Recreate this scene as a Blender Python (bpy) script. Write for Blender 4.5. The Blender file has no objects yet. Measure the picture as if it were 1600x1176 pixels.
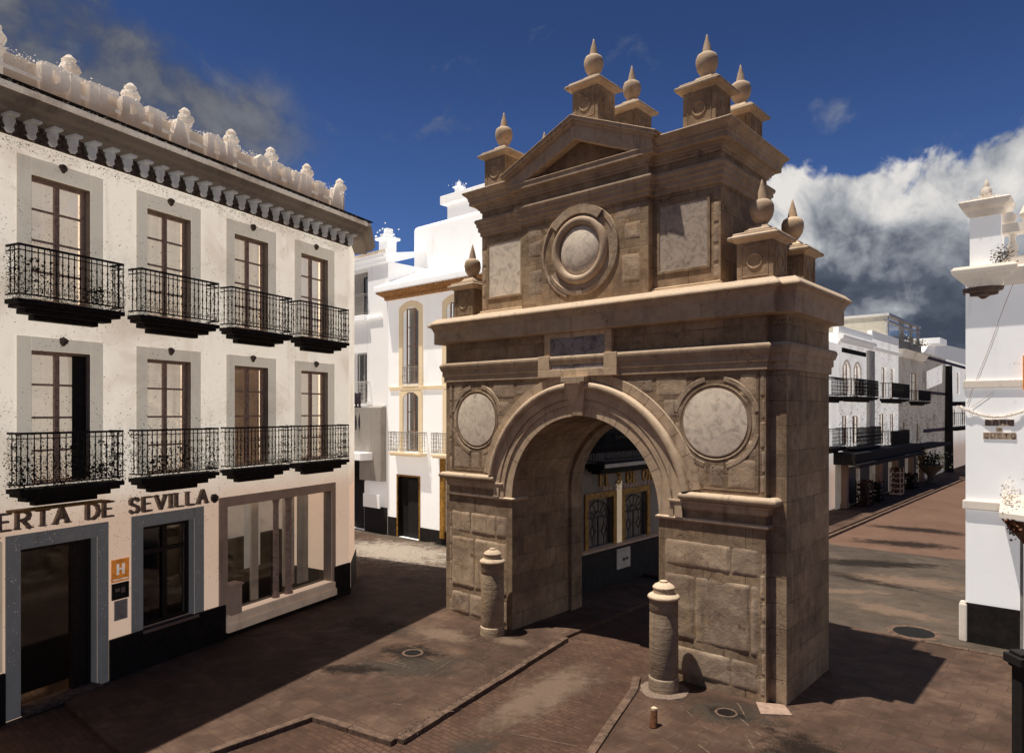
import bpy, math, random
from mathutils import Vector, noise as mnoise
random.seed(7)
PI = math.pi
scene = bpy.context.scene
COL = scene.collection

# ------------------------------------------------------------------ objects
class MB:
    """collects geometry; build() links it as ONE mesh object"""
    def __init__(s): s.v = []; s.f = []
    def quad(s, a, b, c, d):
        n = len(s.v); s.v += [a, b, c, d]; s.f.append((n, n+1, n+2, n+3)); return s
    def poly(s, pts):
        n = len(s.v); s.v += list(pts); s.f.append(tuple(range(n, n+len(pts)))); return s
    def box(s, x0, x1, y0, y1, z0, z1):
        n = len(s.v)
        s.v += [(x0,y0,z0),(x1,y0,z0),(x1,y1,z0),(x0,y1,z0),(x0,y0,z1),(x1,y0,z1),(x1,y1,z1),(x0,y1,z1)]
        for q in ((0,3,2,1),(4,5,6,7),(0,1,5,4),(1,2,6,5),(2,3,7,6),(3,0,4,7)): s.f.append(tuple(n+i for i in q))
        return s
    def prism(s, outline, y0, y1, back=True, front=True):
        """outline in (x,z), extruded along y"""
        n = len(s.v); k = len(outline)
        s.v += [(x,y0,z) for x,z in outline] + [(x,y1,z) for x,z in outline]
        if front: s.f.append(tuple(range(n, n+k)))
        if back: s.f.append(tuple(range(n+2*k-1, n+k-1, -1)))
        for i in range(k):
            j = (i+1) % k; s.f.append((n+i, n+k+i, n+k+j, n+j))
        return s
    def slab(s, outline, z0, z1):
        """outline in (x,y), extruded along z"""
        n = len(s.v); k = len(outline)
        s.v += [(x,y,z0) for x,y in outline] + [(x,y,z1) for x,y in outline]
        s.f.append(tuple(range(n+k-1, n-1, -1))); s.f.append(tuple(range(n+k, n+2*k)))
        for i in range(k):
            j = (i+1) % k; s.f.append((n+i, n+j, n+k+j, n+k+i))
        return s
    def lathe(s, prof, cx=0, cy=0, cz=0, seg=32, jag=0):
        n = len(s.v); m = len(prof)
        for r, z in prof:
            for i in range(seg):
                a = 2*PI*i/seg; rr = r*(1+random.uniform(-jag, jag))
                s.v.append((cx+rr*math.cos(a), cy+rr*math.sin(a), cz+z))
        for j in range(m-1):
            for i in range(seg):
                k = (i+1) % seg
                s.f.append((n+j*seg+i, n+j*seg+k, n+(j+1)*seg+k, n+(j+1)*seg+i))
        if prof[0][0] > 1e-4: s.f.append(tuple(n+seg-1-i for i in range(seg)))
        if prof[-1][0] > 1e-4: s.f.append(tuple(n+(m-1)*seg+i for i in range(seg)))
        return s
    def disc_y(s, cx, cz, prof, seg=64, a0=0, a1=2*PI):
        """prof = (radius, y) rings about an axis along y; closed ring unless a0/a1 given"""
        n = len(s.v); m = len(prof); full = abs(a1-a0-2*PI) < 1e-6; k = seg if full else seg+1
        for r, y in prof:
            for i in range(k):
                a = a0+(a1-a0)*i/seg
                s.v.append((cx+r*math.cos(a), y, cz+r*math.sin(a)))
        for j in range(m-1):
            for i in range(seg):
                q = (i+1) % k
                s.f.append((n+j*k+i, n+j*k+q, n+(j+1)*k+q, n+(j+1)*k+i))
        return s
    def tube(s, p, q, r, seg=6, r2=None):
        p = Vector(p); q = Vector(q); d = q-p
        if d.length < 1e-6: return s
        d.normalize(); a = d.orthogonal().normalized(); b = d.cross(a); n = len(s.v); r2 = r if r2 is None else r2
        for c, rr in ((p, r), (q, r2)):
            for i in range(seg):
                t = 2*PI*i/seg; s.v.append(tuple(c+(a*math.cos(t)+b*math.sin(t))*rr))
        for i in range(seg):
            j = (i+1) % seg; s.f.append((n+i, n+j, n+seg+j, n+seg+i))
        s.f.append(tuple(n+seg-1-i for i in range(seg))); s.f.append(tuple(n+seg+i for i in range(seg)))
        return s
    def flecks(s, n, fn, lo=.006, hi=.02):
        """small ragged flakes: fn() gives a centre"""
        for _ in range(n):
            c = Vector(fn()); r = random.uniform(lo, hi)
            a = Vector((random.gauss(0,1), random.gauss(0,1), random.gauss(0,1))).normalized(); b = a.orthogonal().normalized()
            s.quad(tuple(c+a*r), tuple(c+b*r*.7), tuple(c-a*r*.8), tuple(c-b*r))
        return s
    def build(s, name, mat, parent=None, smooth=False, bevel=0, seg=2, loc=None):
        me = bpy.data.meshes.new(name); me.from_pydata([tuple(v) for v in s.v], [], s.f); me.validate(); me.update()
        o = bpy.data.objects.new(name, me); COL.objects.link(o)
        if mat: me.materials.append(mat)
        if parent: o.parent = parent
        if loc: o.location = loc
        if smooth:
            me.polygons.foreach_set('use_smooth', [True]*len(me.polygons))
            try: me.set_sharp_from_angle(angle=math.radians(38))
            except Exception: pass
        if bevel:
            b = o.modifiers.new('bevel', 'BEVEL'); b.width = bevel; b.segments = seg; b.limit_method = 'ANGLE'; b.angle_limit = math.radians(40)
        return o

def sweep(mb, path, prof, closed=True, cap=True):
    """profile (proj, z) carried round a plan path (x,y) listed clockwise-outward on the right side; mitred"""
    k = len(path); rows = []
    for i in range(k):
        p = Vector(path[i])
        a = Vector(path[i-1]) if (i > 0 or closed) else None
        b = Vector(path[(i+1) % k]) if (i < k-1 or closed) else None
        d1 = (p-a).normalized() if a is not None else None
        d2 = (b-p).normalized() if b is not None else None
        d1 = d1 if d1 is not None else d2; d2 = d2 if d2 is not None else d1
        n1 = Vector((d1.y, -d1.x)); n2 = Vector((d2.y, -d2.x))
        m = (n1+n2)/(1+n1.dot(n2)) if n1.dot(n2) > -.99 else n1
        rows.append([(p.x+m.x*pr, p.y+m.y*pr, z) for pr, z in prof])
    n = len(mb.v); m = len(prof)
    for r in rows: mb.v += r
    for i in range(k if closed else k-1):
        j = (i+1) % k
        for q in range(m-1): mb.f.append((n+i*m+q, n+j*m+q, n+j*m+q+1, n+i*m+q+1))
    if closed and cap:
        mb.f.append(tuple(n+i*m+m-1 for i in range(k)))
    if not closed:
        mb.f.append(tuple(n+q for q in range(m-1, -1, -1))); mb.f.append(tuple(n+(k-1)*m+q for q in range(m)))
    return mb

def fbm(p, o=4):
    return mnoise.fractal(Vector(p), 1.0, 2.1, o)

def empty(name, loc=(0,0,0), rz=0.0):
    o = bpy.data.objects.new(name, None); o.empty_display_size = .3; COL.objects.link(o)
    o.location = loc; o.rotation_euler = (0,0,rz); return o
def tag(o, label, cat, group=None):
    o['label'] = label; o['category'] = cat
    if group: o['group'] = group
    return o
def structure(o): o['kind'] = 'structure'; return o
def copy_tree(o, parent=None):
    c = o.copy(); COL.objects.link(c); c.parent = parent
    for ch in list(o.children): copy_tree(ch, c)
    return c

# ------------------------------------------------------------------ frames of the place
TH = math.radians(41.424); CS, SN = math.cos(TH), math.sin(TH); AX, AY = 1.6775, 17.265     # the arch: u along its front, v through it
def W(u, v): return (AX+u*CS+v*SN, AY-u*SN+v*CS)

# ------------------------------------------------------------------ node helper
class NT:
    def __init__(s, tree): s.t = tree; s.n = tree.nodes; s.l = tree.links
    def put(s, sock, val):
        if isinstance(val, bpy.types.NodeSocket): s.l.new(val, sock)
        elif val is not None:
            if hasattr(sock.default_value, '__len__') and not hasattr(val, '__len__'): val = [val]*len(sock.default_value)
            if hasattr(val, '__len__') and len(val) == 3 and len(sock.default_value) == 4: val = (*val, 1)
            sock.default_value = val
    def m(s, op, a, b=None, c=None, clamp=False):
        x = s.n.new('ShaderNodeMath'); x.operation = op; x.use_clamp = clamp
        s.put(x.inputs[0], a); s.put(x.inputs[1], b); s.put(x.inputs[2], c); return x.outputs[0]
    def vm(s, op, a, b=None, scale=None):
        x = s.n.new('ShaderNodeVectorMath'); x.operation = op
        s.put(x.inputs[0], a)
        if b is not None: s.put(x.inputs[1], b)
        if scale is not None: s.put(x.inputs['Scale'], scale)
        return x.outputs['Value'] if op in ('DOT_PRODUCT', 'LENGTH') else x.outputs[0]
    def sep(s, v): x = s.n.new('ShaderNodeSeparateXYZ'); s.put(x.inputs[0], v); return x.outputs
    def comb(s, a, b, c):
        x = s.n.new('ShaderNodeCombineXYZ'); s.put(x.inputs[0], a); s.put(x.inputs[1], b); s.put(x.inputs[2], c); return x.outputs[0]
    def noise(s, vec, scale, detail=6, rough=.6, dist=0, out=0):
        x = s.n.new('ShaderNodeTexNoise'); s.put(x.inputs['Vector'], vec)
        x.inputs['Scale'].default_value = scale; x.inputs['Detail'].default_value = detail
        x.inputs['Roughness'].default_value = rough; x.inputs['Distortion'].default_value = dist; return x.outputs[out]
    def vor(s, vec, scale, feature='F1', out=0):
        x = s.n.new('ShaderNodeTexVoronoi'); x.feature = feature; s.put(x.inputs['Vector'], vec); x.inputs['Scale'].default_value = scale; return x.outputs[out]
    def ss(s, x, lo, hi, a=0.0, b=1.0):
        r = s.n.new('ShaderNodeMapRange'); r.interpolation_type = 'SMOOTHSTEP'
        s.put(r.inputs[0], x); s.put(r.inputs[1], lo); s.put(r.inputs[2], hi); s.put(r.inputs[3], a); s.put(r.inputs[4], b); return r.outputs[0]
    def ramp(s, fac, stops):
        r = s.n.new('ShaderNodeValToRGB'); s.put(r.inputs[0], fac); e = r.color_ramp.elements
        while len(e) < len(stops): e.new(.5)
        for i, (p, c) in enumerate(stops): e[i].position = p; e[i].color = (*c, 1)
        return r.outputs[0]
    def mix(s, fac, a, b, mode='MIX'):
        x = s.n.new('ShaderNodeMix'); x.data_type = 'RGBA'; x.blend_type = mode
        s.put(x.inputs[0], fac)
        ins = [i for i in x.inputs if i.type == 'RGBA']; s.put(ins[0], a); s.put(ins[1], b)
        return [o for o in x.outputs if o.type == 'RGBA'][0]
    def bump(s, h, strength=.5, dist=.02, normal=None):
        b = s.n.new('ShaderNodeBump'); b.inputs['Strength'].default_value = strength; b.inputs['Distance'].default_value = dist
        s.put(b.inputs['Height'], h)
        if normal is not None: s.l.new(normal, b.inputs['Normal'])
        return b.outputs[0]
    def brick(s, vec, w, h, mortar=.01, offset=.5, scale=1.0, c1=(1,1,1), c2=(0,0,0), cm=(.5,.5,.5)):
        b = s.n.new('ShaderNodeTexBrick'); s.put(b.inputs['Vector'], vec); b.offset = offset
        b.inputs['Scale'].default_value = scale; b.inputs['Mortar Size'].default_value = mortar; b.inputs['Mortar Smooth'].default_value = .3
        b.inputs['Brick Width'].default_value = w; b.inputs['Row Height'].default_value = h; b.inputs['Bias'].default_value = 0
        s.put(b.inputs['Color1'], c1); s.put(b.inputs['Color2'], c2); s.put(b.inputs['Mortar'], cm); return b.outputs
def material(name):
    m = bpy.data.materials.new(name); m.use_nodes = True; t = NT(m.node_tree); t.n.clear()
    out = t.n.new('ShaderNodeOutputMaterial'); b = t.n.new('ShaderNodeBsdfPrincipled'); t.l.new(b.outputs[0], out.inputs[0])
    t.bsdf = b; t.out = out; tc = t.n.new('ShaderNodeTexCoord'); t.obj = tc.outputs['Object']; t.nrm = tc.outputs['Normal']
    g = t.n.new('ShaderNodeNewGeometry'); t.pos = g.outputs['Position']
    return m, t
def fin(t, color, rough=.8, normal=None, spec=.3, emit=0, metal=0):
    t.put(t.bsdf.inputs['Base Color'], color); t.put(t.bsdf.inputs['Roughness'], rough); t.bsdf.inputs['Specular IOR Level'].default_value = spec
    t.bsdf.inputs['Metallic'].default_value = metal
    if normal is not None: t.l.new(normal, t.bsdf.inputs['Normal'])
    if emit: t.put(t.bsdf.inputs['Emission Color'], color); t.bsdf.inputs['Emission Strength'].default_value = emit  # emission in the surface's own colour, no lamp behind it
def facing_xz(t):
    """2-D wall coordinates in object space: (x or y, z) by which way the face looks"""
    n = t.sep(t.nrm); p = t.sep(t.obj)
    side = t.m('GREATER_THAN', t.m('ABSOLUTE', n[0]), .7)
    a = t.m('ADD', t.m('MULTIPLY', p[0], t.m('SUBTRACT', 1, side)), t.m('MULTIPLY', p[1], side))
    return t.comb(a, p[2], 0)
GLOW = 0.0
def mk_stone(name, joints=True, dark=(.13,.088,.058), mid=(.295,.208,.138), light=(.44,.325,.222), bw=.95, bh=.52, rough_bump=.5, streak=False):
    m, t = material(name)
    v = t.pos
    big = t.noise(v, .9, 5, .62, .4); med = t.noise(v, 3.2, 8, .65, .3); fine = t.noise(v, 24, 6, .7)
    c = t.ramp(t.m('ADD', t.m('MULTIPLY', big, .55), t.m('MULTIPLY', med, .45)), [(.28, dark), (.47, mid), (.62, light), (.8, (light[0]*1.15, light[1]*1.08, light[2]*.92))])
    ochre = t.ss(t.noise(v, 1.7, 4, .6, .8),   .52, .7, 0, .36)
    c = t.mix(ochre, c, (mid[0]*1.45, mid[1]*1.3, mid[2]*1.0))
    grime = t.ss(t.noise(v, 1.6, 6, .65, .6), .55, .78, 0, .6)
    c = t.mix(grime, c, (dark[0]*.55, dark[1]*.55, dark[2]*.6))
    c = t.mix(t.ss(fine, .3, .75, .16, 0), c, (dark[0]*.4, dark[1]*.4, dark[2]*.4))
    # hairline cracks
    cr = t.vor(t.vm('ADD', v, t.vm('SCALE', t.noise(v, 2.0, 5, .6, out=1), scale=.9)), 1.15, 'DISTANCE_TO_EDGE')
    crk = t.m('MULTIPLY', t.ss(cr, .0, .018, 1, 0), t.ss(t.noise(v, 1.1, 3), .54, .66))
    c = t.mix(t.m('MULTIPLY', crk, .7), c, (.03,.018,.012))
    gn = t.n.new('ShaderNodeNewGeometry'); upf = t.ss(t.sep(gn.outputs['Normal'])[2], .25, .75)   # bleached, dusty upper faces; the pale colour also paints sunlit ledges
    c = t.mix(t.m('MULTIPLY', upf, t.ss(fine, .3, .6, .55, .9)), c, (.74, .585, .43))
    oi = t.n.new('ShaderNodeObjectInfo'); c = t.mix(1, c, t.ramp(oi.outputs['Random'], [(0, (.80,.79,.78)), (.5, (1,1,1)), (1, (1.16,1.14,1.08))]), 'MULTIPLY')
    rain = t.noise(t.vm('MULTIPLY', v, (5.0, 5.0, .35)), 1.0, 6, .65, .3)
    c = t.mix(t.m('MULTIPLY', t.ss(rain, .54, .72), t.ss(big, .35, .6, .15, .6)), c, (dark[0]*.5, dark[1]*.48, dark[2]*.48))
    h = t.m('ADD', t.m('MULTIPLY', med, 1.0), t.m('MULTIPLY', fine, .22))
    h = t.m('SUBTRACT', h, t.m('MULTIPLY', crk, .5))
    if streak:
        sv = t.vm('MULTIPLY', v, (1.0, 1.0, 7.0)); st = t.noise(sv, 1.6, 6, .65, .8)
        c = t.mix(t.ss(st, .45, .7, 0, .55), c, dark); h = t.m('ADD', h, t.m('MULTIPLY', st, .6))
    if joints:
        uv = facing_xz(t)
        uv = t.vm('ADD', uv, t.vm('SCALE', t.noise(v, 5, 3, .6, out=1), scale=.02))
        bo = t.brick(uv, bw, bh, .011)
        mort = bo['Fac']; tone = bo['Color']
        c = t.mix(.42, c, t.mix(1, c, t.ramp(tone, [(0, (.45,.42,.4)), (1, (1.35,1.3,1.2))]), 'MULTIPLY'))
        broken = t.ss(t.noise(v, 1.3, 3), .35, .6)
        c = t.mix(t.m('MULTIPLY', t.m('MULTIPLY', mort, .5), broken), c, (.035,.022,.015))
        h = t.m('SUBTRACT', h, t.m('MULTIPLY', mort, .9))
    fin(t, c, .88, t.bump(h, rough_bump, .05), .2)
    return m
M = {}
M['stone'] = mk_stone('sandstone_ashlar')
M['stone_plain'] = mk_stone('sandstone_plain', joints=False)
M['stone_dark'] = mk_stone('sandstone_dark', joints=False, dark=(.06,.037,.024), mid=(.14,.09,.058), light=(.22,.15,.095))
M['stone_rock'] = mk_stone('sandstone_rockfaced', joints=False, dark=(.20,.138,.095), mid=(.385,.283,.203), light=(.53,.405,.295), rough_bump=.6)
M['stone_trim'] = mk_stone('sandstone_moulding', joints=False, dark=(.30,.215,.15), mid=(.48,.352,.245), light=(.60,.455,.325), rough_bump=.3)
M['stone_post'] = mk_stone('sandstone_post', joints=False, dark=(.16,.115,.08), mid=(.33,.245,.172), light=(.44,.335,.24), streak=True)

def mk_marble(name, base=(.76,.645,.52), vein=(.46,.38,.30), spots=.6):
    m, t = material(name); v = t.pos
    n = t.noise(v, 3.5, 8, .7, 1.2); k = t.noise(v, 11, 7, .75, .5); b = t.noise(v, 1.1, 4, .6, .5)
    c = t.ramp(n, [(.33, vein), (.5, base), (.68, (base[0]*1.15, base[1]*1.13, base[2]*1.1))])
    c = t.mix(t.ss(k, .52, .66, 0, spots), c, vein); c = t.mix(t.ss(b, .5, .7, 0, .35), c, (vein[0]*.9, vein[1]*.85, vein[2]*.9))
    fin(t, c, .6, t.bump(k, .15, .01), .3); return m
M['marble'] = mk_marble('pale_marble')
M['marble_grey'] = mk_marble('grey_veined_marble', (.27,.24,.24), (.09,.082,.092), .8)

def mk_wash(name, base, dirt, amount=.5, specks=.0, glow=None, grad=None, low=None, streaks=.35):
    """limewashed plaster with stains, rain streaks and peeling specks; glow makes it self-lit"""
    m, t = material(name); v = t.pos
    a = t.noise(v, .55, 6, .65, .5); b = t.noise(v, 2.6, 8, .7); f = t.noise(v, 38, 4, .7)
    st = t.noise(t.vm('MULTIPLY', v, (3.2, 3.2, .28)), 1.0, 6, .65, .3)
    c = t.mix(t.ss(a, .46, .72, 0, amount), base, dirt)
    c = t.mix(t.ss(st, .55, .75, 0, streaks), c, (dirt[0]*.72, dirt[1]*.7, dirt[2]*.68))
    c = t.mix(t.ss(b, .6, .78, 0, amount*.7), c, (dirt[0]*.6, dirt[1]*.58, dirt[2]*.55))
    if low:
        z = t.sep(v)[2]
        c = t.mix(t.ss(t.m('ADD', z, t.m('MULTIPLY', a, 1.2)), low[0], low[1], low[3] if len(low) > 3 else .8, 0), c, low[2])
    c = t.mix(t.ss(f, .35, .7, .10, 0), c, (dirt[0]*.4, dirt[1]*.4, dirt[2]*.4))
    if specks:
        sp = t.m('MULTIPLY', t.ss(t.vor(v, 12), .08, .25, 1, 0), t.ss(t.noise(v, 1.3, 6, .75), .60-specks*.16, .76-specks*.12))
        c = t.mix(t.m('MULTIPLY', sp, .85), c, (.03,.024,.02))
    fin(t, c, .92, t.bump(t.m('ADD', b, t.m('MULTIPLY', f, .3)), .25, .012), .1, emit=GLOW if glow is None else glow)  # glow brightens the plaster beyond what sun and sky give
    return m

def mk_plain(name, col, rough=.6, var=.35, scale=6, spec=.3, metal=0, bump=.2, emit=0):
    m, t = material(name); v = t.pos
    n = t.noise(v, scale, 7, .65, .3); f = t.noise(v, scale*9, 4, .7)
    c = t.mix(t.ss(n, .3, .7, 0, 1), tuple(x*(1-var) for x in col), tuple(min(1, x*(1+var)) for x in col))
    c = t.mix(t.ss(f, .35, .7, .3, 0), c, tuple(x*.4 for x in col))
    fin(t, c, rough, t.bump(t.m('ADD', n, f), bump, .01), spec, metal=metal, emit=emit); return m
M['iron'] = mk_plain('wrought_iron', (.016,.013,.012), .6, .4)
M['slab'] = mk_plain('sooty_balcony_slab', (.022,.018,.017), .9, .5, 9)
M['wood'] = mk_plain('brown_painted_wood', (.30,.20,.155), .5, .4, 12, emit=.12)  # slight emission lifts the frames out of the shade
M['wood_dark'] = mk_plain('dark_wood', (.025,.016,.014), .5, .4, 10)
M['void'] = mk_plain('dark_interior', (.008,.007,.007), .9, .3, 3)  # near-black colour, also stands in for unlit rooms behind openings
M['curtain'] = mk_wash('pale_curtain', (.80,.71,.60), (.50,.36,.26), .55, 0, streaks=.5, glow=0.5)  # curtains are self-lit, replacing daylight they do not receive
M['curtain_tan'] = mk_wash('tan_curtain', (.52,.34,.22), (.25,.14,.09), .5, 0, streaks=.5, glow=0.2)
M['ochre'] = mk_plain('ochre_paint', (.36,.19,.035), .6, .5, 7)
M['ochre_pale'] = mk_wash('faded_ochre_trim', (.80,.65,.44), (.62,.44,.25), .6, .3, glow=0.25)
M['letter'] = mk_plain('weathered_letter', (.36,.28,.21), .7, .5, 9)
M['plaque_orange'] = mk_plain('orange_enamel', (.75,.25,.04), .5, .25, 8, emit=.35)  # enamel glows a little to look lit on the shaded side
M['interior'] = mk_wash('pale_interior', (.50,.47,.43), (.25,.22,.2), .7, .4, glow=.2)  # room walls emit light so the inside reads pale
M['sill_tan'] = mk_wash('tan_sill', (.62,.46,.34), (.36,.25,.18), .7, .6, glow=.22)
M['marble_darker'] = mk_marble('darker_marble', (.44,.36,.29), (.20,.16,.135), .8)  # darker copy of the marble for the right attic panel
M['boss'] = mk_plain('stained_boss', (.20,.165,.13), .9, .5, 12)
M['shopwall'] = mk_wash('self_lit_shop_wall', (.46,.40,.33), (.22,.14,.09), .8, .6, glow=.22)  # beige wall, self-lit to brighten the area under the canopy
M['plaque_white'] = mk_plain('white_enamel', (.80,.72,.62), .5, .2, 8, emit=.4)  # emission keeps the white as bright as the orange plate
M['plaque_dark'] = mk_plain('dark_enamel', (.025,.02,.02), .4, .5, 8)
M['tile'] = mk_plain('tan_tile', (.62,.47,.34), .5, .35, 12)
M['tile_ink'] = mk_plain('dark_tile_letters', (.11,.065,.045), .5, .3, 12)
M['terracotta'] = mk_plain('terracotta', (.55,.30,.13), .8, .4, 9)
M['rust'] = mk_plain('rusty_iron', (.16,.062,.028), .7, .5, 14)
M['pinkstone'] = mk_plain('pink_stone_plate', (.42,.29,.22), .8, .25, 9)
M['purple'] = mk_plain('dark_purple_cloth', (.05,.038,.055), .95, .6, 16)
M['greyplaster'] = mk_wash('grey_plaster', (.36,.33,.30), (.16,.14,.12), .7, .6, glow=.08)
M['rose'] = mk_wash('rosy_stone', (.40,.27,.20), (.2,.12,.08), .6, .6)
M['beige'] = mk_plain('beige_panel', (.62,.58,.48), .8, .08, 2, bump=.05)
M['white_metal'] = mk_plain('white_painted_metal', (.78,.76,.73), .4, .08, 5)
M['plant'] = mk_plain('dusty_foliage', (.07,.07,.035), .8, .6, 20)
M['granite'] = mk_plain('pale_granite_pad', (.26,.19,.145), .85, .45, 22, bump=.6)

def mk_glass(name, tint, alpha):
    m, t = material(name); t.n.remove(t.bsdf)
    tr = t.n.new('ShaderNodeBsdfTransparent'); gl = t.n.new('ShaderNodeBsdfGlossy'); mx = t.n.new('ShaderNodeMixShader'); fr = t.n.new('ShaderNodeFresnel')
    tr.inputs[0].default_value = (*tint, 1); gl.inputs['Roughness'].default_value = .05; fr.inputs[0].default_value = 1.5
    wob = t.bump(t.noise(t.pos, 1.2, 2), .05, .02); t.l.new(wob, gl.inputs['Normal'])
    t.l.new(t.m('ADD', fr.outputs[0], alpha), mx.inputs[0]); t.l.new(tr.outputs[0], mx.inputs[1]); t.l.new(gl.outputs[0], mx.inputs[2]); t.l.new(mx.outputs[0], t.out.inputs[0]); return m
M['glass'] = mk_glass('window_glass', (.92,.93,.92), .09)
M['glass_dark'] = mk_glass('shop_glass', (.55,.55,.53), .05)

# ground surfaces
def mk_ground(name, kind):
    m, t = material(name); v = t.pos
    a = t.noise(v, .32, 6, .65, .7); b = t.noise(v, 1.7, 8, .68, .5); f = t.noise(v, 22, 6, .75); g = t.noise(v, 70, 3, .8)
    h = t.m('ADD', t.m('MULTIPLY', b, .5), t.m('MULTIPLY', f, .5)); bs = .5
    rot = t.vm('ADD', v, (0, 0, 0)); mp = t.n.new('ShaderNodeMapping'); t.put(mp.inputs['Vector'], v); mp.inputs['Rotation'].default_value = (0, 0, TH); loc = mp.outputs[0]
    if kind == 'setts':
        w2 = t.vm('ADD', loc, t.vm('SCALE', t.noise(v, 2.5, 3, .6, out=1), scale=.12))
        br = t.brick(w2, .23, .12, .012)
        c = t.ramp(t.m('ADD', t.m('MULTIPLY', a, .6), t.m('MULTIPLY', b, .4)), [(.3, (.034,.018,.012)), (.5, (.092,.050,.033)), (.7, (.165,.095,.064))])
        c = t.mix(.38, c, t.mix(1, c, t.ramp(br['Color'], [(0, (.55,.55,.55)), (1, (1.4,1.35,1.3))]), 'MULTIPLY'))
        c = t.mix(t.m('MULTIPLY', t.m('MULTIPLY', br['Fac'], .5), t.ss(a, .35, .6)), c, (.018,.012,.009)); h = t.m('SUBTRACT', h, t.m('MULTIPLY', br['Fac'], .7)); bs = .7
        c = t.mix(t.m('MULTIPLY', t.ss(g, .62, .74), t.ss(t.noise(v, 3.0, 5, .7), .45, .65)), c, (.30,.22,.165))
    elif kind == 'pavers':
        br = t.brick(loc, .62, .42, .008)
        c = t.ramp(t.m('ADD', t.m('MULTIPLY', a, .5), t.m('MULTIPLY', b, .5)), [(.3, (.030,.017,.012)), (.5, (.088,.052,.036)), (.68, (.175,.112,.078))])
        c = t.mix(.45, c, t.mix(1, c, t.ramp(br['Color'], [(0, (.72,.7,.68)), (1, (1.25,1.2,1.15))]), 'MULTIPLY'))
        c = t.mix(t.m('MULTIPLY', t.m('MULTIPLY', br['Fac'], .55), t.ss(b, .35, .6)), c, (.016,.011,.009)); h = t.m('SUBTRACT', h, t.m('MULTIPLY', br['Fac'], .5))
        c = t.mix(t.ss(t.noise(v, .8, 6, .7, 1.0), .55, .72, 0, .55), c, (.060,.052,.045))
        c = t.mix(t.m('MULTIPLY', t.ss(g, .63, .75), t.ss(t.noise(v, 1.6, 5, .7), .5, .68)), c, (.36,.29,.23))
    else:   # worn asphalt
        c = t.ramp(t.m('ADD', t.m('MULTIPLY', a, .6), t.m('MULTIPLY', b, .4)), [(.28, (.036,.027,.020)), (.46, (.092,.069,.051)), (.6, (.145,.111,.083)), (.75, (.22,.172,.13))])
        c = t.mix(t.ss(t.noise(t.vm('MULTIPLY', loc, (.25, 1.6, 1)), 1.0, 6, .7, 1.0), .56, .66, 0, .75), c, (.035,.027,.022))
        c = t.mix(t.ss(f, .35, .65, .45, 0), c, (.03,.024,.02)); c = t.mix(t.ss(g, .66, .78, 0, .6), c, (.34,.28,.22)); bs = .7
    if kind == 'road':
        c = t.mix(.45, c, (.24,.12,.075))
    # streaks of old paint and tyre marks
    fin(t, c, .82, t.bump(h, bs, .02), .25); return m
M['setts'] = mk_ground('brown_setts', 'setts'); M['pavers'] = mk_ground('stained_pavers', 'pavers'); M['asphalt'] = mk_ground('worn_asphalt', 'asphalt'); M['roadred'] = mk_ground('reddish_asphalt', 'road')
M['kerb'] = mk_plain('kerb_stone', (.15,.095,.066), .85, .5, 7, bump=.5)
M['chalk'] = mk_plain('pale_scuff', (.20,.14,.10), .9, .5, 14)
M['manhole'] = mk_plain('cast_iron_cover', (.03,.024,.02), .6, .5, 10)

HOT = mk_wash('cream_limewash', (.88,.785,.655), (.58,.46,.35), .72, .9, low=(4.0, 5.4, (.60,.42,.30), .92), glow=.74)  # strong glow replaces sunlight that never reaches this facade
M['hotel'] = HOT
M['surround'] = mk_wash('grey_green_surround', (.66,.59,.48), (.48,.41,.32), .6, .7, glow=0.5)
M['surround_low'] = mk_wash('grey_stone_surround', (.27,.265,.255), (.17,.16,.15), .6, .4, glow=.14)
M['surround_pink'] = mk_wash('pinkish_stone_surround', (.42,.29,.22), (.22,.14,.10), .7, .9, glow=0.12)
M['plinth'] = mk_plain('dark_plinth', (.018,.014,.013), .7, .5, 4)
M['parapet'] = mk_wash('brownish_parapet', (.66,.57,.48), (.34,.25,.18), .8, .8, low=(12.9, 13.75, (.24,.165,.115), .92), glow=.35)
M['bracket'] = mk_wash('bracket_paint', (.74,.75,.74), (.40,.34,.28), .7, .6, glow=.10)
M['reveal'] = mk_wash('painted_shade_reveal', (.46,.39,.32), (.25,.2,.16), .7, .5)  # darker liner colour paints shade into the window recesses
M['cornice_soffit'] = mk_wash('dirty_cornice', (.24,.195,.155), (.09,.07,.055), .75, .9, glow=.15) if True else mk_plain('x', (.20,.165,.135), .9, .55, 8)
M['white'] = mk_wash('white_limewash', (.90,.885,.87), (.74,.71,.68), .35, .15, low=(.8, 3.2, (.62,.58,.54), .5), glow=0.22)  # this and the following house walls carry added self-brightness
M['white_clean'] = mk_wash('bright_limewash', (.92,.91,.90), (.82,.80,.78), .45, .4, streaks=.35, glow=0.34)
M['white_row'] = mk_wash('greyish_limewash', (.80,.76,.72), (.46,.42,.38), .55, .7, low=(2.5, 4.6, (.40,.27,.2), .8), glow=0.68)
M['grey_row'] = mk_wash('streaked_render', (.42,.39,.36), (.20,.18,.16), .8, .8, streaks=.8, glow=0.15)
M['stonetrim_white'] = mk_wash('stained_white_moulding', (.70,.62,.53), (.34,.25,.18), .7, .8, glow=0.35)
M['grime_shade'] = mk_plain('brown_grime_and_shade', (.13,.10,.08), .9, .6, 10)  # dark brown for several parts and for painted shade behind the brackets
M['lilac'] = mk_plain('lilac_band', (.14,.10,.13), .8, .3, 5)
M['pipe'] = mk_plain('dark_coat', (.02,.017,.016), .7, .3, 5)

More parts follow.
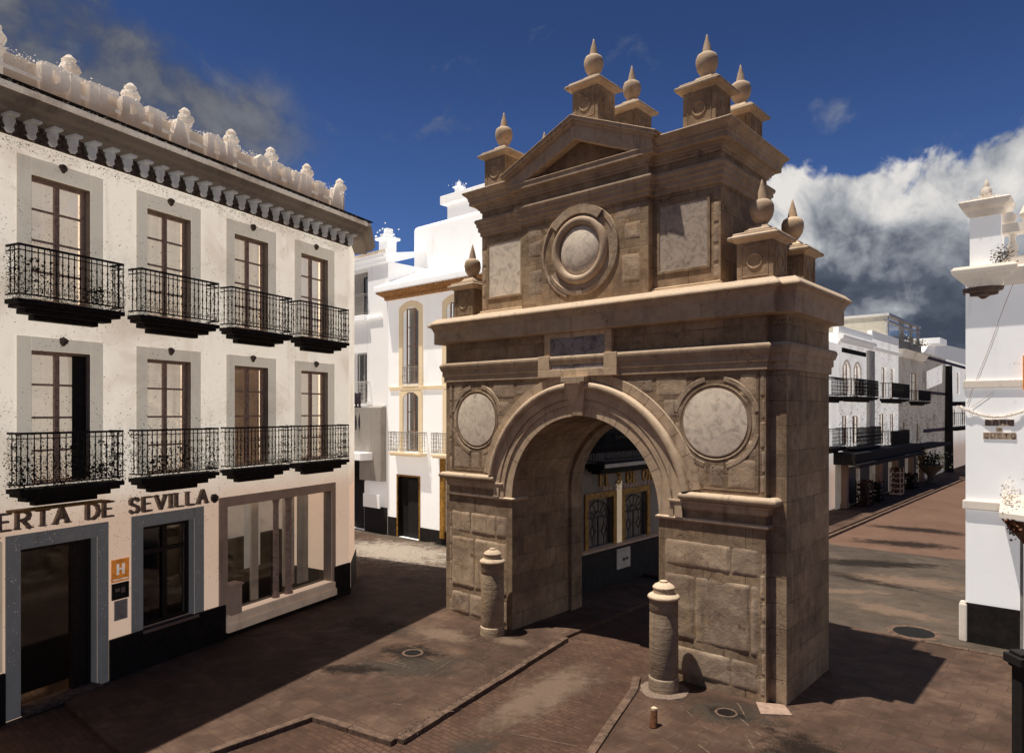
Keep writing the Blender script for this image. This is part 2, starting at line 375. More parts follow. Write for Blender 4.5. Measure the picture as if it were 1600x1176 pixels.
def mk_soft(name, col, strength=.85):
    """stain or patch that fades out towards its rim (mesh attribute 'fade') and breaks up with noise"""
    m, t = material(name); v = t.pos
    at = t.n.new('ShaderNodeAttribute'); at.attribute_name = 'fade'
    n = t.noise(v, 3.0, 8, .7, .5); f = t.noise(v, 26, 5, .75)
    c = t.mix(t.ss(f, .3, .7, 0, .6), col, tuple(x*.45 for x in col)); fin(t, c, .85, t.bump(f, .4, .01), .2)
    a = t.m('MULTIPLY', t.ss(t.m('ADD', at.outputs['Fac'], t.m('ADD', t.m('MULTIPLY', t.m('SUBTRACT', n, .5), 1.5), t.m('MULTIPLY', t.m('SUBTRACT', f, .5), .8))), .12, .75), strength)
    tr = t.n.new('ShaderNodeBsdfTransparent'); mx = t.n.new('ShaderNodeMixShader'); t.l.new(a, mx.inputs[0]); t.l.new(tr.outputs[0], mx.inputs[1]); t.l.new(t.bsdf.outputs[0], mx.inputs[2]); t.l.new(mx.outputs[0], t.out.inputs[0]); return m
M['soft_dark'] = mk_soft('soft_dark_stain', (.020,.014,.011), .7); M['soft_grey'] = mk_soft('soft_grey_stain', (.085,.07,.056), .6); M['soft_pale'] = mk_soft('soft_pale_patch', (.26,.18,.13), .75)
M['corbel'] = mk_wash('stained_corbel', (.34,.26,.20), (.12,.085,.06), .8, .8)
M['beige_row'] = mk_wash('beige_render', (.52,.46,.40), (.24,.19,.15), .8, .8, streaks=.7, glow=.3)
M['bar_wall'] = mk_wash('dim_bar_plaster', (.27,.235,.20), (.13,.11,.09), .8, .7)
M['soft_bright'] = mk_soft('painted_sunlit_patch', (.48,.41,.34), .85)  # bright colour paints sunlit ground at the mouth of the left street
# ================================================================== the stone arch (local x = u along the front, y = v through, z up)
D = 3.10; WF = 4.693; WE = .345; RC = .197; AO = 2.232; ZS = 3.66
arch = empty('triumphal_arch', (AX, AY, 0), -TH)
tag(arch, 'tall brown sandstone triumphal arch with pediment and urn pinnacles standing over the street', 'arch')
def arch_outline(U, a, top, zs=ZS, n=40):
    pts = [(-U, 0), (-a, 0), (-a, zs)]
    pts += [(a*math.cos(PI-PI*i/n), zs+a*math.sin(PI-PI*i/n)) for i in range(1, n)]
    pts += [(a, zs), (a, 0), (U, 0), (U, top), (-U, top)]
    return pts[::1]
def arch_slab(mb, U, a, top, y0, y1, front=True, back=True):
    """front/back built of quads so the arch edge stays clean"""
    n = 48
    o = arch_outline(U, a, top, n=n)
    inner = [(-a, 0), (-a, ZS)] + [(a*math.cos(PI-PI*i/n), ZS+a*math.sin(PI-PI*i/n)) for i in range(1, n)] + [(a, ZS), (a, 0)]
    for y, flip in ((y0, False), (y1, True)):
        if (flip and not back) or (not flip and not front): continue
        def q(p):
            pts = [(x, y, z) for x, z in p]; mb.poly(pts[::-1] if flip else pts)
        q([(-U, 0), (-a, 0), (-a, ZS), (-U, ZS)]); q([(a, 0), (U, 0), (U, ZS), (a, ZS)])
        arc = inner[1:-1]
        for i in range(len(arc)-1):
            (xa, za), (xb, zb) = arc[i], arc[i+1]
            q([(xa, za), (xb, zb), (xb, top), (xa, top)])
        q([(-U, ZS), (-a, ZS), (-a, top), (-U, top)]); q([(a, ZS), (U, ZS), (U, top), (a, top)])
    for i in range(len(inner)-1):
        (xa, za), (xb, zb) = inner[i], inner[i+1]
        mb.quad((xa, y0, za), (xa, y1, za), (xb, y1, zb), (xb, y0, zb))
    for x, s in ((-U, 1), (U, -1)):
        p = [(x, y0, 0), (x, y0, top), (x, y1, top), (x, y1, 0)]; mb.poly(p if s > 0 else p[::-1])
    mb.quad((-U, y0, top), (U, y0, top), (U, y1, top), (-U, y1, top))
b = MB()
arch_slab(b, WF, AO, 8.02, 0, RC, back=False)
arch_slab(b, WF+WE, AO, 8.02, RC, D-RC)
arch_slab(b, WF, AO-.09, 8.02, D-RC-.32, D, front=True)
b.build('pier_and_spandrel', M['stone'], arch)

def plan(U, e, r, y0, y1):      # counter-clockwise plan with a front and back break
    return [(-U-e, y0+r), (-U, y0+r), (-U, y0), (U, y0), (U, y0+r), (U+e, y0+r), (U+e, y1-r), (U, y1-r), (U, y1), (-U, y1), (-U, y1-r), (-U-e, y1-r)]
PM = plan(WF, WE, RC, 0, D)
b = MB(); sweep(b, PM, [(0, 7.98), (.262, 8.0), (.262, 8.36), (.29, 8.37), (.29, 8.42), (.315, 8.45), (.33, 8.49), (.385, 8.50), (.405, 8.525), (.405, 8.55), (.385, 8.585), (.27, 8.70), (.05, 8.70)])
b.build('main_cornice', M['stone_trim'], arch, bevel=.012, seg=1)
b = MB(); sweep(b, PM, [(0, 6.86), (.05, 6.862), (.05, 7.03), (.085, 7.032), (.085, 7.195), (.12, 7.20), (.13, 7.25), (.15, 7.30), (.155, 7.345), (.14, 7.385), (.10, 7.415), (.04, 7.43), (0, 7.44)], cap=False)
b.build('architrave', M['stone_trim'], arch, bevel=.011, seg=1)

# worn edge stones on top of the cornice: slight bumps along the lip
def rock(mb, x0, x1, z0, z1, y, depth, seed, n=.05, amp=.045):
    """rock-faced block standing out of the wall by depth, outline chipped, face really displaced"""
    nx = max(3, int((x1-x0)/n)); nz = max(3, int((z1-z0)/n)); g = []
    for j in range(nz+1):
        for i in range(nx+1):
            x = x0+(x1-x0)*i/nx; z = z0+(z1-z0)*j/nz
            e = min(i, nx-i, j*1.0, nz-j)
            p = (x*1.3+seed*3.1, z*1.3, seed*1.7)
            h = depth+.42*amp*(fbm(p, 5)*.9+abs(fbm((x*.8-seed, z*.8+seed, 4.2), 3))*.9-.25)
            if e == 0: h = 0.0
            elif e == 1: h *= .85
            if e <= 1:
                x += fbm((z*5, seed, 1), 3)*.010 if i in (0, 1, nx-1, nx) else 0; z += fbm((x*5, seed, 2), 3)*.014 if j in (0, 1, nz-1, nz) else 0
            g.append((x, y-max(h, 0.0) if e else y+.01, z))
    k = len(mb.v); mb.v += g
    for j in range(nz):
        for i in range(nx):
            a = k+j*(nx+1)+i; mb.f.append((a, a+1, a+nx+2, a+nx+1))
def rock_row(x0, x1, z0, z1, splits, y=0, depth=.018, seed=1, amp=.045):
    xs = [x0]+list(splits)+[x1]
    for i in range(len(xs)-1):
        b = MB(); rock(b, xs[i], xs[i+1], z0, z1, y, depth, seed*7+i, amp=amp); b.build('rock_faced_block', M['stone_rock'], arch, smooth=True)
rock_row(2.37, 4.54, 2.56, 3.16, [3.94], seed=1); rock_row(2.37, 4.54, .94, 2.40, [3.12, 4.36], seed=2, amp=.06); rock_row(2.37, 4.54, .18, .80, [3.94], seed=3)
rock_row(-4.59, -2.42, 2.52, 3.14, [-3.82, -2.83], seed=4); rock_row(-4.59, -2.42, .94, 2.41, [-3.66], seed=5, amp=.05); rock_row(-4.59, -2.42, .17, .81, [-3.85], seed=6)
# narrow quoin stones on the front edges
for s in (-1, 1):
    z = .15; k = 0
    while z < 6.7:
        h = .42+.22*((k*37) % 5)/5
        if 3.5 < z+h and z < 4.3: z += .3; k += 1; continue
        x0 = 4.60 if k % 2 else 4.56
        b = MB(); rock(b, min(s*x0, s*4.69), max(s*x0, s*4.69), z, min(z+h-.03, 6.8), 0, .012, 60+k+s, n=.035, amp=.02); z += h; k += 1
        b.build('quoin', M['stone_rock'], arch, smooth=True)
# spandrel stones
for s in (-1, 1):
    def sp(x0, x1, z0, z1, seed):
        a, c = (x0, x1) if s > 0 else (-x1, -x0)
        b = MB(); rock(b, a, c, z0, z1, 0, .009, seed*3+s, amp=.02); b.build('spandrel_stone', M['stone_rock'], arch, smooth=True)
    sp(1.35, 2.1, 6.42, 6.8, 1); sp(2.14, 2.95, 6.34, 6.8, 2); sp(4.12, 4.52, 6.28, 6.8, 3); sp(2.33, 2.82, 5.86, 6.3, 4); sp(2.62, 2.78, 5.35, 5.8, 5)
    sp(4.36, 4.52, 5.5, 6.22, 6); sp(3.0, 3.4, 4.36, 4.92, 7); sp(3.44, 3.82, 4.36, 4.88, 8); sp(3.86, 4.5, 4.36, 5.02, 9); sp(4.3, 4.5, 5.02, 5.42, 10)
    b = MB(); b.box(*sorted((s*4.535, s*4.555)), -.012, .01, 4.34, 6.84); b.box(*sorted((s*3.30, s*4.53)), -.012, .01, 4.32, 4.34)
    b.build('panel_edge', M['stone_dark'], arch)
# impost: roll, fascia, thin string
for s in (-1, 1):
    b = MB(); prof = []
    for i in range(13):
        a = -PI/2+PI*i/12; prof.append((.06+.13*math.cos(a), 4.145+.095*math.sin(a)))
    pth = [(-4.78, .19), (-4.78, 0), (-2.98, 0), (-2.98, .05)] if s < 0 else [(2.98, .05), (2.98, 0), (4.78, 0), (4.78, .19)]
    sweep(b, pth, [(0, 4.05)]+prof+[(0, 4.24)], closed=False)
    b.build('impost_roll', M['stone_trim'], arch, smooth=True)
    b = MB()
    pth = [(-WF-.01, RC), (-WF-.01, 0), (-AO-.0, 0), (-AO, .6)] if s < 0 else [(AO, .6), (AO, 0), (WF+.01, 0), (WF+.01, RC)]
    sweep(b, [(-WF, RC), (-WF, 0), (-2.62, 0), (-2.62, .02)] if s < 0 else [(2.62, .02), (2.62, 0), (WF, 0), (WF, RC)], [(0, 3.84), (.055, 3.88), (.06, 3.98), (.10, 4.0), (.10, 4.045), (0, 4.05)], closed=False)
    sweep(b, pth, [(0, 3.57), (.045, 3.585), (.06, 3.61), (.06, 3.645), (.03, 3.665), (0, 3.67)], closed=False)
    b.build('impost_moulding', M['stone_trim'], arch, smooth=True, bevel=.006)
# archivolt
b = MB(); a0 = math.asin((3.68-ZS)/3.0)
prof = [(AO+.002, .02), (AO+.002, -.012), (2.50, -.012), (2.505, -.05), (2.62, -.055), (2.625, -.028), (2.665, -.028), (2.67, -.075), (2.86, -.08), (2.87, -.10)]
for i in range(11):
    t = PI-PI*i/10; prof.append((2.985+.095*math.cos(t), -.10-.085*math.sin(t)))
prof += [(3.085, -.03), (3.12, -.02), (3.12, -.035), (3.33, -.035), (3.34, .01)]
seg = 60
def ring_with_joints(b, prof, a0, a1):
    b.disc_y(0, ZS, prof, seg, a0, a1)
ring_with_joints(b, [p for p in prof if p[0] < 2.87], 0.0, PI)
ring_with_joints(b, [p for p in prof if p[0] >= 2.86], math.asin(.59/3.0), PI-math.asin(.59/3.0))
b.build('archivolt', M['stone_trim'], arch, smooth=True)
# voussoir joints of the outer strip
for k in range(1, 16):
    a = math.radians(16+k*(148/16)); r0, r1 = 3.115, 3.335
    for r0, r1, y in ((3.115, 3.335, -.037), (2.23, 2.50, -.014)):
        c, s_ = math.cos(a), math.sin(a); w = .005; b = MB()
        b.quad((r0*c-w*s_, y, ZS+r0*s_+w*c), (r1*c-w*s_, y, ZS+r1*s_+w*c), (r1*c+w*s_, y, ZS+r1*s_-w*c), (r0*c+w*s_, y, ZS+r0*s_-w*c)); b.build('voussoir_joint', M['stone_dark'], arch)
# keystone: wedge with a ridge that grows towards the top
b = MB(); zb, zt = 5.90, 6.72
b.v += [(-.17, .02, zb), (.17, .02, zb), (.17, -.11, zb), (-.17, -.11, zb), (-.29, .02, zt), (.29, .02, zt), (.29, -.16, zt), (-.29, -.16, zt), (0, -.15, 6.22), (-.24, -.31, zt), (.24, -.31, zt)]
b.f += [(0, 1, 2, 3), (3, 2, 8), (0, 3, 7, 4), (2, 1, 5, 6), (3, 8, 9, 7), (8, 2, 6, 10), (8, 10, 9), (4, 7, 9, 10, 6, 5)]
b.build('keystone', M['stone_trim'], arch, bevel=.01)
b = MB(); b.box(-.36, .36, -.30, 0, 6.725, 6.865); b.build('keystone_cap', M['stone_trim'], arch, bevel=.012)
# tablet over the keystone
b = MB()
b.box(-1.2, 1.2, -.165, 0, 6.87, 7.06); b.box(-1.2, -.83, -.163, 0, 7.062, 7.42); b.box(.83, 1.2, -.163, 0, 7.062, 7.42)
b.box(-1.02, -.832, -.12, 0, 7.422, 7.985); b.box(.832, 1.02, -.12, 0, 7.422, 7.985); b.box(-.83, .83, -.115, 0, 7.865, 7.985)
fr = b.build('tablet_frame', M['stone_trim'], arch, bevel=.01)
b = MB(); b.box(-.828, .828, -.10, 0, 7.062, 7.862); b.build('marble_tablet', M['marble_grey'], fr)
# marble medallions
for s in (-1, 1):
    cx = s*3.58
    b = MB(); b.disc_y(cx, 5.77, [(.825, .01), (.82, -.012), (.80, -.015), (.79, -.004), (.72, -.003)], 64)
    ring = b.build('medallion_ring', M['stone_plain'], arch, smooth=True)
    b = MB(); b.disc_y(cx, 5.77, [(.735, .01), (.73, -.018), (.71, -.022), (.001, -.024)], 64); b.build('marble_disc', M['marble'], ring, smooth=True)
    for a0_, a1_ in ((.25, 1.35), (1.8, 2.9), (3.4, 4.45), (5.0, 6.05)):
        b = MB(); b.disc_y(cx, 5.77, [(.90, .0), (.905, -.016), (1.0, -.018), (1.01, 0)], 14, a0_, a1_)
        b.build('medallion_surround', M['stone_rock'], arch, smooth=True)

# ---------------------------------------------------------------- attic
UA = 3.60; VB = .25; UB = 1.93; VC = .05
b = MB(); b.box(-UA-.08, UA+.08, .12, D-.12, 8.66, 8.80); b.box(-UA-.03, UA+.03, .17, D-.17, 8.80, 8.86); b.build('attic_step', M['stone_trim'], arch, bevel=.03, seg=3)
b = MB(); b.box(-UA, UA, VB, D-VB, 8.6, 12.1); b.box(-UB, UB, VC, D-VC, 8.6, 12.0); b.build('attic_body', M['stone'], arch)
PA = [(-UA, VB), (-UB, VB), (-UB, VC), (UB, VC), (UB, VB), (UA, VB), (UA, D-VB), (UB, D-VB), (UB, D-VC), (-UB, D-VC), (-UB, D-VB), (-UA, D-VB)]
b = MB(); sweep(b, PA, [(0, 11.0), (.045, 11.002), (.045, 11.12), (.09, 11.122), (.09, 11.25), (.125, 11.252), (.125, 11.35), (.15, 11.36), (.165, 11.40), (.165, 11.44), (.14, 11.465), (.03, 11.49), (0, 11.5)], cap=False)
b.build('attic_architrave', M['stone_trim'], arch, bevel=.011, seg=1)
b = MB(); sweep(b, PA, [(0, 11.68), (.05, 11.682), (.05, 11.74), (.09, 11.742), (.10, 11.80), (.14, 11.802), (.14, 11.865), (.27, 11.87), (.27, 11.99), (.29, 12.0), (.30, 12.03), (.02, 12.035)])
b.build('attic_cornice', M['stone_trim'], arch, bevel=.011, seg=1)
cy = [(.0, 12.032), (.29, 12.034), (.31, 12.08), (.34, 12.12), (.385, 12.16), (.41, 12.19), (.42, 12.21), (.42, 12.235), (.38, 12.245), (0, 12.25)]
b = MB()
for path in ([(-UB-.22, D-VB), (-UA, D-VB), (-UA, VB), (-UB-.22, VB)], [(UB+.22, VB), (UA, VB), (UA, D-VB), (UB+.22, D-VB)]): sweep(b, path, cy, closed=False)
b.box(-UA+.02, UA-.02, VB+.02, D-VB-.02, 12.04, 12.24)
b.build('crown_moulding', M['stone_trim'], arch, bevel=.012, seg=1)
# pediment on both fronts
EU = UB+.42; EZ = 12.30; PZ = 13.30; sl = (PZ-EZ)/EU
b = MB(); b.prism([(-EU+.35, 12.036), (EU-.35, 12.036), (EU-.35, EZ-.02), (0, PZ-.17), (-EU+.35, EZ-.02)], VC, D-VC); ped_ = b.build('tympanum', M['stone_dark'], arch)
for front in (True, False):
    b = MB()
    # raking bands: (depth out from bay plane, dz below the top line at two edges)
    bands = [(.25, -.56, -.20), (.29, -.20, -.165), (.33, -.165, -.11), (.40, -.11, -.03), (.43, -.03, 0.0)]
    for s in (-1, 1):
        for out, d0, d1 in bands:
            y0 = VC-out if front else D-VC; y1 = VC+.0 if front else D-VC+out
            zf = lambda u, d: PZ-sl*abs(u)+d
            eu = EU-.42+out-.01
            lo0 = max(zf(eu, d0), 12.036)
            pts = [(s*eu, lo0), (s*eu, max(zf(eu, d1), 12.04)), (0, zf(0, d1)), (0, zf(0, d0))]
            if zf(eu, d0) < 12.036:
                uc = (PZ+d0-12.036)/sl; pts = [(s*eu, 12.036), (s*eu, max(zf(eu, d1), 12.05)), (0, zf(0, d1)), (0, zf(0, d0)), (s*uc, 12.036)]
            if s < 0: pts = pts[::-1]
            b.prism(pts[::-1], y0, y1)
    b.build('raking_cornice', M['stone_trim'], arch, bevel=.014)
b = MB()
for s in (-1, 1):
    p = [(s*EU, EZ-.03), (s*EU, EZ-.002), (0, PZ-.002), (0, PZ-.05)]
    b.prism(p if s < 0 else p[::-1], VC-.40, D-VC+.40)
b.build('pediment_roof', M['stone_trim'], arch)
# attic panels and oculus
for s in (-1, 1):
    x0, x1 = (2.13, 3.30) if s > 0 else (-3.30, -2.13)
    b = MB()
    for q in ((x0-.07, x1+.07, 9.17, 9.238), (x0-.07, x1+.07, 10.722, 10.79), (x0-.07, x0-.002, 9.24, 10.72), (x1+.002, x1+.07, 9.24, 10.72)): b.box(q[0], q[1], VB-.035, VB+.01, q[2], q[3])
    fr = b.build('panel_frame', M['stone_plain'], arch, bevel=.008)
    b = MB(); b.box(x0, x1, VB-.02, VB+.01, 9.24, 10.72); b.build('marble_panel', M['marble_darker' if s > 0 else 'marble'], fr)
    b = MB(); k = 0; z = 8.9
    while z < 10.9:
        h = .36+.2*((k*53) % 4)/4; b = MB(); rock(b, *sorted((s*3.42, s*3.585)), z, min(z+h-.03, 10.95), VB, .012, 90+k+s, n=.035, amp=.018); z += h; k += 1
        b.build('quoin', M['stone_rock'], arch, smooth=True)
    b = MB()
    for x0_, x1_, z0, z1, sd in ((1.2, 1.72, 9.05, 9.75, 1), (1.25, 1.74, 10.05, 10.5, 2), (1.0, 1.74, 10.56, 10.9, 3)):
        b = MB(); rock(b, *sorted((s*x0_, s*x1_)), z0, z1, VC, .010, 140+sd*3+s, amp=.025)
        b.build('rock_faced_block', M['stone_rock'], arch, smooth=True)
OZ = 10.03
b = MB(); b.disc_y(0, OZ, [(1.13, VC+.01), (1.12, VC-.05), (1.02, VC-.065), (1.005, VC-.035), (.86, VC-.03), (.84, VC-.02)], 72, math.radians(-150), math.radians(135))
b.disc_y(0, OZ, [(1.13, VC+.01), (1.12, VC-.11), (.90, VC-.12), (.88, VC-.02)], 30, math.radians(50), math.radians(140))
b.disc_y(0, OZ, [(1.22, VC+.01), (1.21, VC-.03), (1.16, VC-.04), (1.13, VC+.0)], 30, math.radians(120), math.radians(250))
b.build('oculus_surround', M['stone_rock'], arch, smooth=True)
b = MB(); pr = [(.84, VC+.01)]+[(.735+.115*math.cos(PI*i/12), VC-.02-.13*math.sin(PI*i/12)) for i in range(13)]+[(.62, VC+.03)]
b.disc_y(0, OZ, pr, 72); rg = b.build('oculus_ring', M['stone_trim'], arch, smooth=True)
b = MB(); b.disc_y(0, OZ, [(.625*math.cos(i*PI/2/14), VC+.02-.17*math.sin(i*PI/2/14)) for i in range(14)]+[(.001, VC-.15)], 64); b.build('marble_dome', M['marble'], rg, smooth=True)
b = MB(); b.box(-.1, .1, VC-.08, VC+.01, 8.9, 9.06); b.build('oculus_foot', M['stone_rock'], arch, bevel=.02)

# ---------------------------------------------------------------- pedestals with urns
def make_pedestal():
    b = MB(); w = .39
    b.box(-w-.03, w+.03, -w-.03, w+.03, 0, .13); b.box(-w, w, -w, w, .13, .92)
    for a in range(4):
        ca, sa = math.cos(a*PI/2), math.sin(a*PI/2)
        def T(x, y, z): return (x*ca-y*sa, x*sa+y*ca, z)
        for x0, x1, z0, z1 in ((-.29, .29, .82, .84), (-.29, .29, .17, .19), (-.29, -.27, .19, .82), (.27, .29, .19, .82)):
            q = MB().box(x0, x1, -w-.014, -w+.01, z0, z1); n = len(b.v); b.v += [T(*p) for p in q.v]; b.f += [tuple(n+i for i in f) for f in q.f]
        q = MB().disc_y(0, .5, [(.175, -w+.01), (.17, -w-.02), (.155, -w-.026), (.14, -w-.02), (.135, -w+.01)], 28); n = len(b.v); b.v += [T(*p) for p in q.v]; b.f += [tuple(n+i for i in f) for f in q.f]
    ped = b.build('pedestal', M['stone_plain'], arch, bevel=.006)
    sq = [(-w, -w), (w, -w), (w, w), (-w, w)]
    b = MB(); sweep(b, sq, [(-.05, .90), (.02, .915), (.05, .95), (.14, .97), (.15, .985), (.155, 1.03), (.13, 1.05), (.09, 1.055), (.075, 1.075), (.07, 1.105), (.055, 1.125), (-.2, 1.13)])
    b.build('pedestal_cap', M['stone_trim'], ped, bevel=.014)
    b = MB(); s2 = [(-.2, -.2), (.2, -.2), (.2, .2), (-.2, .2)]
    sweep(b, s2, [(.06, 1.12), (.08, 1.14), (.08, 1.19), (.02, 1.22), (0.0, 1.25), (-.02, 1.29)])
    b.lathe([(.13, 1.27), (.11, 1.31), (.12, 1.36), (.17, 1.42), (.225, 1.52), (.25, 1.64), (.245, 1.74), (.21, 1.82), (.15, 1.86), (.115, 1.865), (.108, 1.90), (.075, 2.06), (.04, 2.19), (.012, 2.30), (.0, 2.31)], seg=28)
    b.build('urn_pinnacle', M['stone_trim'], ped, smooth=True)
    return ped
p0 = make_pedestal(); spots = []
for y in (.63, D-.63):
    spots += [(-3.1, y, 12.24), (0, y, 13.24), (3.1, y, 12.24), (-4.36, y, 8.67), (4.36, y, 8.67)]
for i, (x, y, z) in enumerate(spots):
    o = p0 if i == 0 else copy_tree(p0, arch)
    o.location = (x, y, z)

# ---------------------------------------------------------------- the two stone bollards
def make_post(x, y, label):
    r = empty('stone_bollard', (x, y, 0)); tag(r, label, 'bollard', 'stone bollards in front of the arch')
    b = MB(); b.lathe([(.325, 0), (.325, .28), (.315, .31), (.30, .325), (.307, .345), (.309, 1.0), (.303, 1.68), (.296, 1.70), (.296, 1.725), (.306, 1.74), (.306, 1.97)], seg=48); b.build('shaft', M['stone_post'], r, smooth=True)
    b = MB(); b.lathe([(.306, 1.972), (.33, 1.985), (.345, 2.01), (.345, 2.03), (.325, 2.06), (.25, 2.10), (.225, 2.11), (.222, 2.20), (.235, 2.21), (.235, 2.235), (.19, 2.285), (.11, 2.325), (.085, 2.33), (.083, 2.36), (.065, 2.37), (.0, 2.37)], seg=48); b.build('cap', M['stone_trim'], r, smooth=True)
    return r
make_post(*W(-2.42, -.58), 'round stone bollard with domed cap by the left pier of the arch')
make_post(*W(2.75, -.71), 'round stone bollard on a pale rough pad by the right pier of the arch')
# ================================================================== ground
def ground_poly(name, pts, z, mat, uv=True, thick=0):
    p = [W(*q) for q in pts] if uv else pts
    b = MB()
    if thick: b.slab(p, z-thick, z)
    else: b.poly([(x, y, z) for x, y in p])
    return structure(b.build(name, mat))
ground_poly('ground', [(-700, -700), (700, -700), (700, 900), (-700, 900)], -.004, M['asphalt'], uv=False)
ground_poly('street_paving', [(-26, -40), (40, -40), (40, 6.7), (-26, 6.7)], .0, M['setts'])
def ccw(p):
    return p if sum(p[i][0]*p[(i+1) % len(p)][1]-p[(i+1) % len(p)][0]*p[i][1] for i in range(len(p))) > 0 else p[::-1]
LEFTP = [(-.95, 6.4), (-.85, .46), (.3, -6.03), (-1.76, -6.44), (-1.9, -9.5), (-16, -9.5), (-26, 6.4)]
b = MB(); b.slab(ccw([W(*q) for q in LEFTP]), -.05, .085); structure(b.build('pavement', M['pavers'], bevel=.02))
RIGHTP = [(2.0, 6.62), (2.05, -.4), (2.40, -1.2), (3.35, -4.3), (4.2, -12), (16, -14), (30, -10), (30, 6.62)]
b = MB(); b.slab(ccw([W(*q) for q in RIGHTP]), -.05, .022); structure(b.build('pavement', M['pavers'], bevel=.01))
def kerb(name, pts, w, z0, z1, jag=.0):
    b = MB(); P = [Vector(W(*q)) for q in pts]
    for i in range(len(P)-1):
        d = (P[i+1]-P[i]); L = d.length; d.normalize(); nrm = Vector((-d.y, d.x)); n = max(1, int(L/.95))
        for k in range(n):
            a = P[i]+d*(L*k/n+.006); c = P[i]+d*(L*(k+1)/n-.006); j = random.uniform(-.008, .008)
            b.slab(ccw([tuple(a+nrm*(j)), tuple(c+nrm*(j)), tuple(c+nrm*(w+j)), tuple(a+nrm*(w+j))]), z0, z1+random.uniform(-.006, .006))
    return structure(b.build(name, M['kerb'], bevel=.012))
kerb('kerb', [(-.85, .46), (.3, -6.03), (-1.76, -6.44), (-1.9, -9.5)], .16, -.03, .10)
kerb('kerb', [(4.2, -12), (3.35, -4.3), (2.40, -1.2), (2.05, -.5)], .17, -.03, .06)
kerb('kerb', [(30, 6.62), (5.3, 6.62)], .14, -.03, .05)
kerb('kerb', [(-.4, 95), (-.4, 17)], .16, -.03, .12)
FARP = [(-3.2, 3.6), (-.62, 17), (-.56, 100), (-3.2, 100)]
b = MB(); b.slab(ccw([W(*q) for q in [(-3.3, 8.0), (-1.2, 8.0), (-.56, 17), (-.56, 100), (-3.3, 100)]]), -.05, .10); structure(b.build('pavement', M['pavers']))
ground_poly('road', [(-.4, 19), (5.5, 19), (5.5, 140), (-.4, 140)], .0, M['roadred'])
# gravel-bright pale scuffs, drains and plates lying on the paving
def smear(name, u, v, L, w, ang, mat, z=.006, n=40):
    ca, sa = math.cos(ang), math.sin(ang); b = MB(); fade = []
    b.v.append((*W(u, v), z)); fade.append(1.0); R = 6
    for r in range(1, R+1):
        for i in range(n):
            a = 2*PI*i/n; k = (r/R)*(1+.3*fbm((math.cos(a)*1.5+u, math.sin(a)*1.5+v, .3), 3))
            x, y = L*math.cos(a)*k, w*math.sin(a)*k; b.v.append((*W(u+x*ca-y*sa, v+x*sa+y*ca), z)); fade.append(1-r/R)
    for i in range(n): b.f.append((0, 1+(i+1) % n, 1+i))
    for r in range(R-1):
        for i in range(n):
            j = (i+1) % n; o = 1+r*n; b.f.append((o+i, o+j, o+n+j, o+n+i))
    b.f = [tuple(reversed(f)) if len(f) == 4 else f for f in b.f]
    ob = b.build(name, mat); at = ob.data.attributes.new('fade', 'FLOAT', 'POINT'); at.data.foreach_set('value', fade); return structure(ob)
def drain(u, v, z, label, r=.2):
    x, y = W(u, v); o = empty('drain_cover', (x, y, z)); tag(o, label, 'drain cover')
    b = MB(); b.lathe([(r*1.35, .0), (r*1.3, .012), (r*1.05, .014), (r*1.0, .006)], seg=30); b.build('ring', M['kerb'], o, smooth=True)
    b = MB(); b.lathe([(r, .002), (r, .008), (0, .008)], seg=24); b.build('grate', M['void'], o)
drain(4.26, -.93, .022, 'round dark drain cover in the paving before the right pier of the arch', .17)
drain(-2.9, -2.93, .085, 'round dark drain cover in the pavement before the left pier of the arch', .2)
drain(5.9, 7.3, .0, 'wide round manhole in the cross street near the white corner house', .5)
b = MB(); b.slab(ccw([W(4.51, -.07), W(5.01, .17), W(5.30, -.21), W(4.81, -.56)]), .02, .05); o = b.build('stone_plate', M['pinkstone'], bevel=.006); tag(o, 'flat square pinkish stone plate at the outer corner of the right pier', 'stone plate')
px, py = W(2.75, -.71)
b = MB(); pts = []
for i in range(26):
    a = 2*PI*i/26; k = .52*(1+.12*fbm((math.cos(a)*2, math.sin(a)*2, 5), 3)); pts.append((px+k*math.cos(a), py+k*math.sin(a)-.05))
b.slab(pts, .0, .04); o = b.build('footing_pad', M['granite'], bevel=.012); tag(o, 'pale rough round footing under the right hand stone bollard', 'footing')
st = empty('metal_stub', (2.68, 13.12, .02)); tag(st, 'short rusty metal stub post leaning beside the kerb in front of the right bollard', 'stub post')
b = MB(); b.lathe([(.075, 0), (.07, .1), (.06, .30)], seg=16); b.build('stub_body', M['rust'], st, smooth=True)
b = MB(); b.lathe([(.06, .30), (.065, .31), (.065, .345), (.03, .37), (0, .372)], seg=16); b.build('stub_cap', M['stone_trim'], st, smooth=True)
st.rotation_euler = (math.radians(-14), math.radians(6), 0)
# iron post at the right edge
ip = empty('iron_post', W(8.9, .55)+(0,)); tag(ip, 'dark square iron post with wide flat cap at the right edge of the picture', 'post')
b = MB(); b.box(-.12, .12, -.12, .12, 0, 1.68); b.build('shaft', M['pipe'], ip, bevel=.01)
b = MB(); b.box(-.21, .21, -.21, .21, 1.70, 1.86); b.box(-.16, .16, -.16, .16, 1.64, 1.70); b.box(-.15, .15, -.15, .15, 1.86, 1.92); b.build('cap', M['pipe'], ip, bevel=.02)

